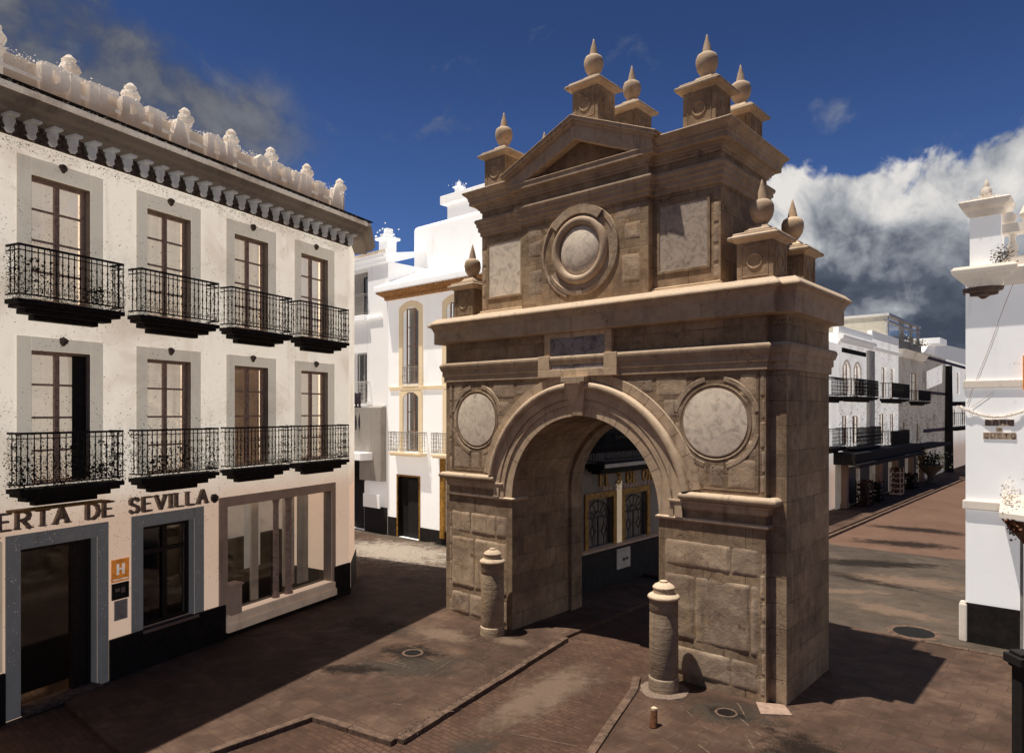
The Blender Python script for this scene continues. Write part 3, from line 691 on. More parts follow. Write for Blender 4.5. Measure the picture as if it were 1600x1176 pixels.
# stains, worn rings, scuffs and a painted sunlit patch on the paving, grit along the kerb
smear('stain', 4.2, -.95, 1.3, .85, .2, M['soft_grey'], .027); smear('stain', 4.26, -.93, .55, .4, .2, M['soft_dark'], .031)
smear('stain', -2.9, -2.93, 1.2, .8, .3, M['soft_dark'], .090); smear('stain', -2.2, -3.6, 2.0, .9, .9, M['soft_grey'], .093); smear('stain', -3.1, -4.6, 1.0, .4, .7, M['soft_dark'], .096)
smear('pale_patch', -3.4, -1.5, 1.6, .7, .2, M['soft_pale'], .090); smear('pale_patch', -1.6, -.7, 1.0, .5, .5, M['soft_pale'], .096); smear('stain', -5.2, -2.2, 1.6, 1.0, .2, M['soft_grey'], .096)
smear('stain', 2.7, 15.9, 3.2, 1.0, .5, M['soft_dark'], .004); smear('stain', 2.7, 21.3, 3.0, 1.2, .2, M['soft_dark'], .006); smear('stain', 2.4, 26, 3.4, 1.2, .1, M['soft_dark'], .008); smear('stain', 3.3, 12.8, 2.4, .6, -.3, M['soft_dark'], .004)
smear('pale_patch', 4.9, 9.2, 2.6, .9, -.2, M['soft_pale'], .004); smear('pale_patch', 3.2, 10.6, 2.2, .6, .6, M['soft_pale'], .010); smear('pale_patch', -7, 4.6, 5.5, 1.4, .0, M['soft_pale'], .090); smear('stain', 6.5, -1.8, 2.2, 1.0, -.5, M['soft_dark'], .031)
smear('stain', 1.6, -5.6, 1.6, .6, 1.8, M['soft_grey'], .004); smear('pale_patch', .9, -2.4, 3.0, 1.1, 1.7, M['soft_pale'], .006); smear('pale_patch', -13, 4.6, 5.5, 3.0, .1, M['soft_bright'], .099); smear('pale_patch', 4.6, 13.5, 3.4, 1.3, .1, M['soft_pale'], .012); smear('stain', 7.2, -4.2, 2.5, 1.2, -.4, M['soft_grey'], .034)
rg_ = random.Random(3)
def scratch(n, fn, mat, z):
    b = MB()
    for _ in range(n):
        u, v, L, a, w = fn(); d = Vector((math.cos(a), math.sin(a))); nn = Vector((-d.y, d.x))*w; p = Vector((u, v)); k = 7
        for i in range(k):
            if rg_.random() < .3: continue
            A_ = p+d*L*i/k+nn*rg_.gauss(0, .5); B_ = p+d*L*(i+1)/k+nn*rg_.gauss(0, .5)
            b.poly([(*W(*q), z) for q in (A_-nn, B_-nn, B_+nn, A_+nn)])
    o = b.build('scuff_marks', mat); o['kind'] = 'stuff'; return o
scratch(26, lambda: (rg_.uniform(-.6, 2.2), rg_.uniform(-6, .2), rg_.uniform(.5, 2.2), rg_.choice((.15, .55, 1.9))+rg_.gauss(0, .12), rg_.uniform(.003, .010)), M['chalk'], .004)
scratch(30, lambda: (rg_.uniform(-5, -.9), rg_.uniform(-6, -.8), rg_.uniform(.4, 1.6), rg_.choice((.2, 1.7))+rg_.gauss(0, .15), rg_.uniform(.003, .012)), M['chalk'], .094)
scratch(30, lambda: (rg_.uniform(3.4, 8.5), rg_.uniform(-4, -.2), rg_.uniform(.4, 1.8), -.6+rg_.gauss(0, .2), rg_.uniform(.003, .012)), M['chalk'], .029)
b = MB()
def on_kerb():
    t = rg_.random()**.8; return (*W(-.85+1.15*t+rg_.gauss(0, .07), .46-6.49*t+rg_.gauss(0, .05)), .10+rg_.uniform(-.08, .012))
b.flecks(1500, on_kerb, .006, .02)
b.flecks(900, lambda: (*W(rg_.gauss(-2.0, 1.2), rg_.gauss(-2.2, 1.5)), .092), .005, .014)
b.flecks(500, lambda: (*W(rg_.gauss(.8, 1.0), rg_.gauss(-2.8, 1.6)), .006), .004, .012)
b.flecks(500, lambda: (*W(rg_.gauss(5.2, 1.2), rg_.gauss(-1.6, 1.2)), .03), .005, .014)
b.flecks(1500, lambda: (*W(rg_.uniform(-14, -5), rg_.gauss(4.6, 1.0)), .092), .008, .035)
o = b.build('grit', M['chalk']); o['kind'] = 'stuff'
# ================================================================== building kit (local x = viewer's right, y = into the building, z up)
def facade(b, x0, x1, z0, z1, ops, depth=.25, y=0.0):
    xs = sorted({x0, x1, *[o[0] for o in ops], *[o[1] for o in ops]}); zs = sorted({z0, z1, *[o[2] for o in ops], *[o[3] for o in ops]})
    for i in range(len(xs)-1):
        for j in range(len(zs)-1):
            cx, cz = (xs[i]+xs[i+1])/2, (zs[j]+zs[j+1])/2
            if any(o[0] < cx < o[1] and o[2] < cz < o[3] for o in ops): continue
            b.quad((xs[i], y, zs[j]), (xs[i+1], y, zs[j]), (xs[i+1], y, zs[j+1]), (xs[i], y, zs[j+1]))
    for xa, xb, za, zb in ops:
        b.quad((xa, y, za), (xa, y, zb), (xa, y+depth, zb), (xa, y+depth, za)); b.quad((xb, y, zb), (xb, y, za), (xb, y+depth, za), (xb, y+depth, zb))
        b.quad((xa, y, zb), (xb, y, zb), (xb, y+depth, zb), (xa, y+depth, zb)); b.quad((xb, y, za), (xa, y, za), (xa, y+depth, za), (xb, y+depth, za))
    return b
def shell(b, x0, x1, y1, z0, z1, y0=0.0, roof=True):
    b.quad((x0, y1, z0), (x0, y0, z0), (x0, y0, z1), (x0, y1, z1)); b.quad((x1, y0, z0), (x1, y1, z0), (x1, y1, z1), (x1, y0, z1))
    b.quad((x1, y1, z0), (x0, y1, z0), (x0, y1, z1), (x1, y1, z1))
    if roof: b.quad((x0, y0, z1), (x1, y0, z1), (x1, y1, z1), (x0, y1, z1))
    return b
def frame_boxes(b, xa, xb, za, zb, w, y0, y1, bottom=True):
    b.box(xa, xa+w, y0, y1, za, zb); b.box(xb-w, xb, y0, y1, za, zb); b.box(xa+w, xb-w, y0, y1, zb-w, zb)
    if bottom: b.box(xa+w, xb-w, y0, y1, za, za+w)
def window(parent, xa, xb, za, zb, mat, back, y=.12, leaves=2, rows=3, w=.055, glass=True, kick=0.0, open_leaf=0):
    """casement: frame is the part, curtain and pane its sub-parts"""
    b = MB(); frame_boxes(b, xa, xb, za, zb, w, y, y+.07)
    for k in range(1, leaves):
        x = xa+(xb-xa)*k/leaves; b.box(x-w*.75, x+w*.75, y-.015, y+.06, za+w, zb-w)
    for k in range(leaves):
        l0 = xa+(xb-xa)*k/leaves+w*.9; l1 = xa+(xb-xa)*(k+1)/leaves-w*.9
        for r in range(1, rows):
            z = za+(zb-za)*r/rows; b.box(l0, l1, y+.005, y+.05, z-.022, z+.022)
        if kick: b.box(l0, l1, y+.01, y+.045, za+w, za+kick)
    f = b.build('window', mat, parent, bevel=.006)
    b = MB(); n = 14
    for k in range(n):      # slightly folded curtain
        x0 = xa+.02+(xb-xa-.04)*k/n; x1 = xa+.02+(xb-xa-.04)*(k+1)/n; f0 = .03*math.sin(k*2.1+xa); f1 = .03*math.sin((k+1)*2.1+xa)
        b.quad((x0, y+.16+f0, za+.02), (x1, y+.16+f1, za+.02), (x1, y+.16+f1, zb-.02), (x0, y+.16+f0, zb-.02))
    b.build('curtain', back, f)
    if glass:
        b = MB(); b.quad((xa+w, y+.04, za+w), (xb-w, y+.04, za+w), (xb-w, y+.04, zb-w), (xa+w, y+.04, zb-w)); b.build('pane', M['glass'], f)
    return f
def balcony(parent, xa, xb, zs, rail, proj, seed=0, thick=.26, dens=300, mat=None, slabmat=None, step=.115, r=.011, plants=0, corbel=True):
    rnd = random.Random(seed); mat = mat or M['iron']; slabmat = slabmat or M['slab']
    b = MB(); b.box(xa-.03, xb+.03, -proj-.03, .02, zs-.09, zs); b.box(xa+.03, xb-.03, -proj+.03, .02, zs-.16, zs-.092)
    if corbel: b.box(xa+.18, xb-.18, -proj*.72, .02, zs-thick, zs-.162); b.box(xa+.4, xb-.4, -proj*.45, .02, zs-thick-.1, zs-thick-.002)
    sl = b.build('balcony', slabmat, parent, bevel=.012)
    b = MB(); zt = zs+rail; zb = zs+.09
    def bar(x, y):
        b.tube((x, y, zb), (x, y, zt), r, 5); m = (zb+zt)/2
        for q in (.30, .72): b.lathe([(r, -.035), (r*2.1, 0), (r, .035)], x, y, zb+(zt-zb)*q, 6)
        b.lathe([(r, -.06), (r*1.8, -.02), (r*1.2, 0), (r*1.8, .02), (r, .06)], x, y, m, 6)
    n = max(2, int((xb-xa)/step))
    for i in range(n+1): bar(xa+(xb-xa)*i/n, -proj)
    k = max(1, int(proj/step))
    for i in range(1, k):
        bar(xa, -proj*i/k); bar(xb, -proj*i/k)
    for z, h in ((zt, .022), (zb, .014), (zt-.10, .009)):
        b.box(xa-.015, xb+.015, -proj-.015, -proj+.015, z-h, z+h); b.box(xa-.0151, xa+.0151, -proj+.0152, .01, z-h, z+h); b.box(xb-.0151, xb+.0151, -proj+.0152, .01, z-h, z+h)
    for i in range(n):      # scrolled infill between the lower rails
        x = xa+(xb-xa)*(i+.5)/n; a = .03
        for q in range(5):
            t0, t1 = q*1.2, (q+1)*1.2
            b.tube((x+a*math.cos(t0), -proj, zb+.09+a*math.sin(t0)), (x+a*math.cos(t1), -proj, zb+.09+a*math.sin(t1)), .006, 4)
    def place():
        if rnd.random() < .7: return (rnd.uniform(xa-.05, xb+.05), -proj+rnd.gauss(0, .03), zs+rail*abs(rnd.gauss(0, .42)))
        return (rnd.choice((xa, xb))+rnd.gauss(0, .04), rnd.uniform(-proj, 0), zs+rail*rnd.random())
    b.flecks(dens, place, .007, .024)
    b.build('railing', mat, sl)
    if plants:
        b = MB()
        for _ in range(plants):
            cx = rnd.uniform(xa+.2, xb-.2); h = rnd.uniform(.2, .9)
            b.flecks(70, lambda: (cx+rnd.gauss(0, .12), -proj*.6+rnd.gauss(0, .07), zs+.1+h*rnd.random()), .015, .05)
        b.build('potted_plants', M['plant'], sl)
    return sl

GL = {
 'P': (.62, [[(0,0),(0,1),(.4,1),(.58,.9),(.62,.75),(.58,.58),(.4,.48),(0,.48)]]), 'U': (.66, [[(0,1),(0,.28),(.1,.07),(.33,0),(.56,.07),(.66,.28),(.66,1)]]),
 'E': (.54, [[(.54,1),(0,1),(0,0),(.54,0)],[(0,.52),(.42,.52)]]), 'R': (.64, [[(0,0),(0,1),(.4,1),(.58,.9),(.6,.75),(.56,.6),(.4,.5),(0,.5)],[(.28,.5),(.64,0)]]),
 'T': (.66, [[(0,1),(.66,1)],[(.33,1),(.33,0)]]), 'A': (.7, [[(0,0),(.35,1),(.7,0)],[(.14,.34),(.56,.34)]]),
 'D': (.66, [[(0,0),(0,1),(.34,1),(.57,.84),(.66,.5),(.57,.16),(.34,0),(0,0)]]), 'S': (.56, [[(.54,.84),(.42,.98),(.18,1),(.03,.86),(.05,.64),(.28,.51),(.5,.38),(.56,.16),(.42,.01),(.15,0),(0,.15)]]),
 'V': (.68, [[(0,1),(.34,0),(.68,1)]]), 'I': (.12, [[(.06,0),(.06,1)]]), 'L': (.52, [[(0,1),(0,0),(.52,0)]]),
 'O': (.72, [[(.36+.36*math.cos(k*PI/8), .5+.5*math.sin(k*PI/8)) for k in range(17)]]), 'C': (.64, [[(.36+.34*math.cos(k*PI/8), .5+.5*math.sin(k*PI/8)) for k in range(2, 15)]]),
 'N': (.66, [[(0,0),(0,1),(.66,0),(.66,1)]]), 'Y': (.64, [[(0,1),(.32,.5),(.64,1)],[(.32,.5),(.32,0)]]), 'H': (.62, [[(0,0),(0,1)],[(.62,0),(.62,1)],[(0,.5),(.62,.5)]]),
 '3': (.54, [[(.02,.86),(.2,1),(.42,.97),(.5,.8),(.42,.58),(.22,.52)],[(.22,.52),(.46,.46),(.54,.24),(.42,.03),(.18,0),(0,.14)]]),
 'B': (.6, [[(0,0),(0,1),(.36,1),(.52,.88),(.5,.62),(.34,.52),(0,.52)],[(.34,.52),(.56,.42),(.6,.2),(.42,0),(0,0)]]), 'F': (.52, [[(.52,1),(0,1),(0,0)],[(0,.52),(.42,.52)]]),
 'M': (.8, [[(0,0),(0,1),(.4,.2),(.8,1),(.8,0)]]), 'G': (.66, [[(.36+.34*math.cos(k*PI/8), .5+.5*math.sin(k*PI/8)) for k in range(2, 15)],[(.66,.2),(.66,.48),(.42,.48)]])}
def text_width(txt, gap): return sum((GL[c][0]+gap) if c != ' ' else .45+gap for c in txt)-gap
def lettering(parent, txt, x0, x1, z0, h, y0, y1, mat, stroke=.17, gap=.3, serif=True, name='letter', jag=0, slant=0.0):
    """each letter an extruded mesh of its own; x0..x1 is filled"""
    k = (x1-x0)/text_width(txt, gap); cx = x0; made = []
    for c in txt:
        if c == ' ': cx += (.45+gap)*k; continue
        w, lines = GL[c]; b = MB(); j = 0
        for ln in lines:
            for a, d in zip(ln[:-1], ln[1:]):
                p = Vector((cx+a[0]*k, z0+a[1]*h)); q = Vector((cx+d[0]*k, z0+d[1]*h)); v = (q-p)
                if v.length < 1e-5: continue
                v.normalize(); nrm = Vector((-v.y, v.x)); sw = stroke*h*(.5 if abs(v.y) > .35 else .32); e = sw*.8
                p -= v*e*.5; q += v*e*.5; j += 1
                o = [p-nrm*sw, q-nrm*sw, q+nrm*sw, p+nrm*sw]
                if jag: o = [Vector((r.x+random.uniform(-jag, jag), r.y+random.uniform(-jag, jag))) for r in o]
                b.prism([(r.x, r.y) for r in o], y0+j*.0013, y1-j*.0013)
            if serif and c not in 'OCS3D':
                for e in (ln[0], ln[-1]):
                    if e[1] in (0, 1) and not (c in 'ELF' and e[0] > .3) and not (c == 'T' and e[1] == 1):
                        j += 1; b.box(cx+e[0]*k-stroke*h*.95, cx+e[0]*k+stroke*h*.95, y0+j*.0013, y1-j*.0013, z0+e[1]*h-.035*h, z0+e[1]*h+.035*h)
        made.append(b.build(name, mat, parent)); cx += (w+gap)*k
    return made

# ================================================================== the hotel on the left  (x = -t, t measured from the corner towards the camera)
HR = math.atan2(.8992, .4376)
hotel = empty('hotel_building', (-5.32, 22.53, 0), HR)
tag(hotel, 'long cream limewashed hotel on the left with two rows of iron balconies above shop windows', 'building')
WT = [1.58, 4.06, 6.60, 9.13, 11.66, 14.2]
ops = []
for c in WT: ops += [(-c-.6, -c+.6, 8.22, 10.73), (-c-.6, -c+.6, 4.54, 7.23)]
ops += [(-9.93, -8.38, .1, 3.30), (-7.31, -5.90, .95, 3.35), (-4.9, -.82, .66, 3.52), (-12.6, -11.0, .1, 3.3)]
b = MB(); facade(b, -16, 0, 0, 12.1, ops, .32)
# obtuse corner: the far side runs back almost along the line of sight
for (xa, ya), (xb, yb) in (((0, 0), (2.1, 1.45)), ((2.1, 1.45), (2.6, 11)), ((2.6, 11), (-16, 11)), ((-16, 11), (-16, 0))):
    if (xa, ya) == (0, 0):
        b.quad((0,0,0), (xb,yb,0), (xb,yb,.9), (0,0,.9)); b.quad((0,0,3.5), (xb,yb,3.5), (xb,yb,12.1), (0,0,12.1))
        for f0, f1 in ((0, .12), (.88, 1)): b.quad((xb*f0,yb*f0,.9), (xb*f1,yb*f1,.9), (xb*f1,yb*f1,3.5), (xb*f0,yb*f0,3.5))  # opening added in the unseen side wall to let daylight into the shop
    else: b.quad((xa,ya,0), (xb,yb,0), (xb,yb,12.1), (xa,ya,12.1))
b.poly([(0,0,12.1), (2.1,1.45,12.1), (2.6,11,12.1), (-16,11,12.1), (-16,0,12.1)])
b.poly([(0,.35,3.75), (1.9,1.5,3.75), (2.4,6,3.75), (-5.4,6,3.75), (-5.4,.35,3.75)])
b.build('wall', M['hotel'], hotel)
# room behind the big corner window
b = MB(); b.quad((-5.35, .34, .1), (-5.35, 5, .1), (-5.35, 5, 3.7), (-5.35, .34, 3.7)); b.quad((-5.35, 5, .1), (2.3, 5, .1), (2.3, 5, 3.7), (-5.35, 5, 3.7)); b.box(-1.55, -1.25, 2.6, 3.0, .1, 3.7); b.box(-4.0, -3.7, 3.4, 3.7, .1, 3.7)
rm = b.build('shop_interior', M['interior'], hotel)
b = MB(); b.poly([(-5.3,.33,.14), (0,.33,.14), (1.9,1.5,.14), (2.3,5,.14), (-5.3,5,.14)]); b.box(-4.6, -2.9, 1.5, 2.1, .141, 1.15); b.box(-2.3, -.9, 2.0, 2.5, .141, 1.05); b.box(-3.2, -2.5, 3.9, 4.3, .141, 1.5); b.box(-5.3, 1.9, 4.6, 4.9, .141, 1.55); b.box(-5.3, -5.0, .5, 4.5, .141, 1.4); b.build('counter', M['void'], rm)
for x, r in ((-2.98, .085), (-2.48, .10)):
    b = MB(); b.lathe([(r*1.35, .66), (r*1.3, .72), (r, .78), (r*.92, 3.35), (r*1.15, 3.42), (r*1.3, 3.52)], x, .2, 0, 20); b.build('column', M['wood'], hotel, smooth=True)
b = MB(); b.box(-3.55, -3.30, .55, .62, .66, 3.52); b.box(-1.95, -1.84, .9, .97, .66, 3.52); b.box(-1.62, -1.50, .9, .97, .66, 3.52); b.build('shop_frame', M['white_metal'], hotel)
b = MB(); b.box(-1.5, -1.05, .75, .80, .66, 3.52); b.build('shop_panel', M['greyplaster'], hotel)
b = MB(); b.box(-4.98, -.74, -.10, .315, .24, .655); b.box(-4.98, -.74, -.16, -.102, .24, .46); b.build('shop_sill', M['sill_tan'], hotel, bevel=.02)
b = MB(); b.box(-5.17, -4.902, -.035, .02, .26, 3.77); b.box(-.818, -.66, -.035, .02, .665, 3.77); b.box(-4.90, -.82, -.035, .02, 3.522, 3.77); b.build('shop_surround', M['surround_pink'], hotel, bevel=.01)
b = MB(); b.box(-4.88, -4.52, -.14, .18, .66, 1.42); b.box(-4.92, -4.48, -.17, .2, 1.42, 1.48); b.build('stone_pier', M['surround_pink'], hotel, bevel=.02)
b = MB(); b.quad((-4.85, .24, .7), (-.85, .24, .7), (-.85, .24, 3.5), (-4.85, .24, 3.5)); b.build('shop_pane', M['glass'], hotel)
# plinth
b = MB()
for x0, x1, z in ((-16, -12.9, .98), (-10.7, -10.22, .97), (-8.12, -4.985, .98)):
    b.box(x0, x1, -.07, .02, 0, z); b.build('plinth', M['plinth'], hotel, bevel=.012); b = MB()
b.box(-4.98, -.74, -.05, .02, 0, .235); b.build('plinth', M['plinth'], hotel, bevel=.012); b = MB()
b.box(-.735, .02, -.07, .02, 0, 1.10)
b.poly([(0.02,-.07,0), (2.12,1.38,0), (2.12,1.38,1.1), (.02,-.07,1.1)]); b.build('plinth', M['plinth'], hotel, bevel=.012)
# surrounds, windows, balconies
for i, c in enumerate(WT):
    for zt, zo, zb in ((11.07, 10.73, 8.22), (7.50, 7.23, 4.54)):
        b = MB(); b.box(-c-.87, -c-.602, -.022, .015, zb, zt); b.box(-c+.602, -c+.87, -.022, .015, zb, zt); b.box(-c-.60, -c+.60, -.022, .015, zo+.002, zt); s_ = b.build('window_surround', M['surround'], hotel, bevel=.006)
        b = MB(); b.lathe([(.02, -.11), (.06, -.06), (.085, 0), (.06, .05), (.0, .08)], -c, -.05, zt-.04, 10, jag=.25); b.flecks(40, lambda: (-c+random.gauss(0, .09), -.05, zt-.04+random.gauss(0, .07)), .006, .018); b.build('boss', M['boss'], s_)
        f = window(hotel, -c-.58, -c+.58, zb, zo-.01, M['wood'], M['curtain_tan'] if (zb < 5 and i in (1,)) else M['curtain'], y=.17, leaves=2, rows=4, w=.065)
    balcony(hotel, -c-1.055, -c+1.055, 8.17, 1.03, .42, seed=10+i, dens=4200 if i == 3 else 2600, plants=3 if i == 3 else 0)
    balcony(hotel, -c-1.03, -c+1.03, 4.50, 1.08, .44, seed=30+i, dens=4200 if i >= 2 else 2400, plants=(5 if i == 3 else 3) if i >= 2 else 0)
# bits of scan-like peeling paint around the windows
b = MB()
for c in WT[1:5]:
    for zc in (5.2, 8.9):
        b.flecks(1100, lambda: (-c+random.gauss(0, .85), -.012-random.random()*.02, zc+random.gauss(0, .8)), .005, .019)
for _ in range(1):
    b.flecks(2600, lambda: (random.uniform(-11.5, 0), -.012-random.random()*.01, 11.32-abs(random.gauss(0, .12))), .006, .02)
    b.flecks(1500, lambda: (random.uniform(-11.5, -5.3), -.012-random.random()*.01, random.uniform(2.0, 4.2)), .004, .012)
b.build('peeling_flakes', M['slab'], hotel)
# upstairs blind, dark shutter of the near lower window
b = MB(); b.box(-9.13+.28, -9.13+.575, .10, .13, 4.56, 7.18); b.build('shutter', M['pipe'], hotel, bevel=.01)
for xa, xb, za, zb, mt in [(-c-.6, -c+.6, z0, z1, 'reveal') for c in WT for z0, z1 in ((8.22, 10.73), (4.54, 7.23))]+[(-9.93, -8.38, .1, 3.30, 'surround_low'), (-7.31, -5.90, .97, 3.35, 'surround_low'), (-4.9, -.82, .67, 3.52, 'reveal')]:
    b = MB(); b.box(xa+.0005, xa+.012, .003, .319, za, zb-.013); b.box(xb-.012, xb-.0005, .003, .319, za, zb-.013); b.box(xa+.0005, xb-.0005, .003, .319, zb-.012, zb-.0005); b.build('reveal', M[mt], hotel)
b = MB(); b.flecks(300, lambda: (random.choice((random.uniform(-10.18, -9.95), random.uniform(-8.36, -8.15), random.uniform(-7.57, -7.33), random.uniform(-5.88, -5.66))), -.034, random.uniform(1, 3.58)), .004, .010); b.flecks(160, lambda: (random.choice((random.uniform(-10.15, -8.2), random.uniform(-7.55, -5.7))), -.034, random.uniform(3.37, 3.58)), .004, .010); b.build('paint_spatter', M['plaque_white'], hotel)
# ground floor: door
b = MB(); b.box(-10.20, -9.932, -.03, .02, .02, 3.59); b.box(-8.378, -8.14, -.03, .02, .02, 3.59); b.box(-9.93, -8.38, -.03, .02, 3.302, 3.59); b.build('door_surround', M['surround_low'], hotel, bevel=.008)
b = MB(); frame_boxes(b, -9.9, -8.4, .12, 3.28, .08, .18, .26, bottom=False); b.box(-8.82, -8.68, .14, .28, .12, 3.2); b.box(-8.66, -8.42, .20, .25, .12, 3.2)
dr = b.build('door', M['wood_dark'], hotel, bevel=.008)
b = MB(); b.quad((-9.82, .22, .14), (-8.82, .22, .14), (-8.82, .22, 3.2), (-9.82, .22, 3.2)); b.build('pane', M['glass_dark'], dr)
b = MB(); b.box(-10.1, -8.2, .9, .95, .1, 3.4); b.build('dark_hall', M['void'], dr)
b = MB(); b.box(-9.93, -8.36, -.18, .3, .02, .13); b.build('door_step', M['kerb'], hotel, bevel=.015)
# ground floor: window
b = MB(); b.box(-7.59, -7.312, -.03, .02, .985, 3.62); b.box(-5.898, -5.64, -.03, .02, .985, 3.62); b.box(-7.31, -5.90, -.03, .02, 3.352, 3.62); b.build('window_surround', M['surround_low'], hotel, bevel=.008)
f = window(hotel, -7.29, -5.92, .97, 3.33, M['wood_dark'], M['void'], y=.18, leaves=2, rows=1, w=.09, glass=False)
b = MB(); b.box(-7.2, -6.0, .17, .26, 2.66, 2.76); b.box(-6.55, -6.2, .28, .3, 2.78, 3.2); b.build('transom', M['wood_dark'], f)
b = MB(); b.quad((-7.2, .22, 1.0), (-6.0, .22, 1.0), (-6.0, .22, 3.3), (-7.2, .22, 3.3)); b.build('pane', M['glass_dark'], f)
b = MB(); b.box(-7.36, -5.85, -.12, .2, .90, .968); b.build('window_sill', M['rose'], hotel, bevel=.015)
# yellow strip of the neighbouring shop front
b = MB(); b.box(-11.0, -10.26, -.025, .01, 1.0, 3.5); b.build('ochre_panel', M['ochre_pale'], hotel)
b = MB(); b.box(-10.2, -8.3, -.33, -.02, 4.06, 4.10); b.build('awning_box', M['ochre'], hotel)
# small lamp and pipe beside the lettering
b = MB(); b.lathe([(.03, -.1), (.09, -.04), (.10, .06), (.04, .12), (0, .13)], -5.38, -.10, 3.78, 12); b.box(-5.40, -5.36, -.1, 0, 3.86, 3.89); b.build('wall_lamp', M['grime_shade'], hotel)
# cornice
b = MB()
sweep(b, [(-16, 0), (0.0, 0), (2.1, 1.45)], [(0, 11.70), (.42, 11.72), (.45, 11.80), (.62, 11.84), (.66, 11.92), (.70, 11.94), (.74, 12.02), (.70, 12.10), (.60, 12.12), (0, 12.13)], closed=False)
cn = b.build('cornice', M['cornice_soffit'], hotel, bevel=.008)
b = MB(); sweep(b, [(-16, -.70), (0.0, -.70), (2.1, .75)], [(.02, 11.955), (.055, 11.96), (.065, 12.02), (.05, 12.075), (.0, 12.085)], closed=False); b.flecks(3000, lambda: (random.uniform(-12, .2), -.765+random.gauss(0, .012), 12.02+random.gauss(0, .03)), .006, .02); b.build('gutter', M['stonetrim_white'], cn)
b = MB(); b.box(-16, .3, -.77, -.6, 12.125, 12.145); b.build('gutter_edge', M['slab'], cn)
b = MB(); b.box(-16, .0, -.05, .02, 11.36, 11.69); b.build('painted_bracket_shade', M['grime_shade'], cn)  # dark strip paints the shade between the brackets
def bracket():
    b = MB(); b.lathe([(.0, -.36), (.05, -.345), (.085, -.29), (.07, -.23), (.10, -.16), (.105, -.10), (.075, -.05)], 0, -.17, 0, 12, jag=.04); b.box(-.085, .085, -.38, 0, -.05, .0)
    b.flecks(40, lambda: (random.gauss(0, .08), -.2+random.gauss(0, .08), -.15+random.gauss(0, .1)), .008, .024)
    return b.build('bracket', M['bracket'], cn, smooth=True)
br0 = bracket()
for k in range(39):
    o = br0 if k == 0 else br0.copy()
    if k: COL.objects.link(o); o.parent = cn
    o.location = (-.12-.404*k, 0, 11.70)
b = MB(); b.box(-16, -.35, -.12, .10, 12.1, 12.90); b.flecks(900, lambda: (random.uniform(-16, 0), -.66+random.gauss(0, .05), 12.11+abs(random.gauss(0, .02))), .008, .03)
b.build('parapet', M['parapet'], hotel)
b = MB(); b.flecks(2600, lambda: (random.uniform(-12, .2), -.69+random.gauss(0, .04), 12.03+random.gauss(0, .05)), .006, .024); b.build('gutter_flakes', M['slab'], hotel)
def roof_finial():
    b = MB(); b.box(-.10, .10, -.10, .10, 0, .72); b.box(-.13, .13, -.13, .13, .72, .80)
    b.lathe([(.06, .80), (.15, .88), (.20, .99), (.17, 1.08), (.09, 1.12), (.13, 1.18), (.06, 1.27), (0, 1.30)], seg=12, jag=.16)
    b.flecks(120, lambda: (random.gauss(0, .09), random.gauss(0, .09), .98+random.gauss(0, .12)), .01, .035)
    return b.build('roof_finial', M['stonetrim_white'], hotel)
rf = roof_finial()
for k, tt in enumerate([.5, 1.99, 3.43, 4.81, 6.22, 7.64, 9.01, 10.42, 11.82, 13.2]):
    o = rf if k == 0 else rf.copy()
    if k: COL.objects.link(o); o.parent = hotel
    o.location = (-tt, -.05, 12.13); o.rotation_euler = (0, 0, random.uniform(0, 3))
# lettering on the roof edge
rs = empty('roof_sign', hotel.location, HR); tag(rs, 'large weathered white capital letters spelling the hotel name along the roof edge', 'sign')
b = MB(); b.box(-13.4, -.62, -.30, -.26, 12.52, 12.58); b.box(-13.4, -.62, -.30, -.26, 12.18, 12.22); b.build('rail', M['stonetrim_white'], rs)
LT = mk_wash('white_letter_paint', (.82,.74,.65), (.42,.31,.23), .6, .6, low=(12.9, 13.7, (.28,.19,.135), .94), glow=.42); M['roof_letter'] = LT  # letters are self-lit as well as painted
lettering(rs, 'HOTEL PUERTA DE SEVILLA', -12.9, -.75, 12.15, .74, -.34, -.16, LT, stroke=.26, gap=.34, serif=True, jag=.012)
b = MB(); b.flecks(2200, lambda: (random.uniform(-13, -.6), -.24+random.gauss(0, .08), 12.88+random.gauss(0, .03)), .01, .03); b.build('peeling_flakes', LT, rs)
# lettering over the doors
ws = empty('wall_sign', hotel.location, HR); tag(ws, 'grey raised capital letters reading PUERTA DE SEVILLA over the ground floor door and window', 'sign')
lettering(ws, 'PUERTA DE SEVILLA', -11.05, -5.58, 3.71, .32, -.10, .0, M['letter'], stroke=.21, gap=.34, jag=.006)
# plaques between door and window
hp = empty('hotel_plaque', hotel.location, HR); tag(hp, 'orange square hotel plaque with a white letter H between the door and window', 'plaque')
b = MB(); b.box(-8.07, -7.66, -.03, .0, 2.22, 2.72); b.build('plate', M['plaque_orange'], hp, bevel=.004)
b = MB()
for x in (-7.93, -7.80): b.box(x-.028, x+.028, -.036, -.029, 2.38, 2.62)
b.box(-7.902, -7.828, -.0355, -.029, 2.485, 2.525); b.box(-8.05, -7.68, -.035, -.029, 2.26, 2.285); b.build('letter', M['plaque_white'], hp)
dp = empty('dark_plaque', hotel.location, HR); tag(dp, 'small dark square plaque right below the orange hotel plaque', 'plaque')
b = MB(); frame_boxes(b, -8.06, -7.67, 1.83, 2.19, .03, -.04, 0); b.build('rim', M['pipe'], dp)
b = MB(); b.box(-8.03, -7.70, -.025, 0, 1.86, 2.16); b.build('plate', M['plaque_dark'], dp)
b = MB(); b.box(-7.99, -7.88, -.03, -.024, 2.0, 2.08); b.box(-7.85, -7.76, -.03, -.024, 1.96, 2.08); b.build('lettering', M['letter'], dp)
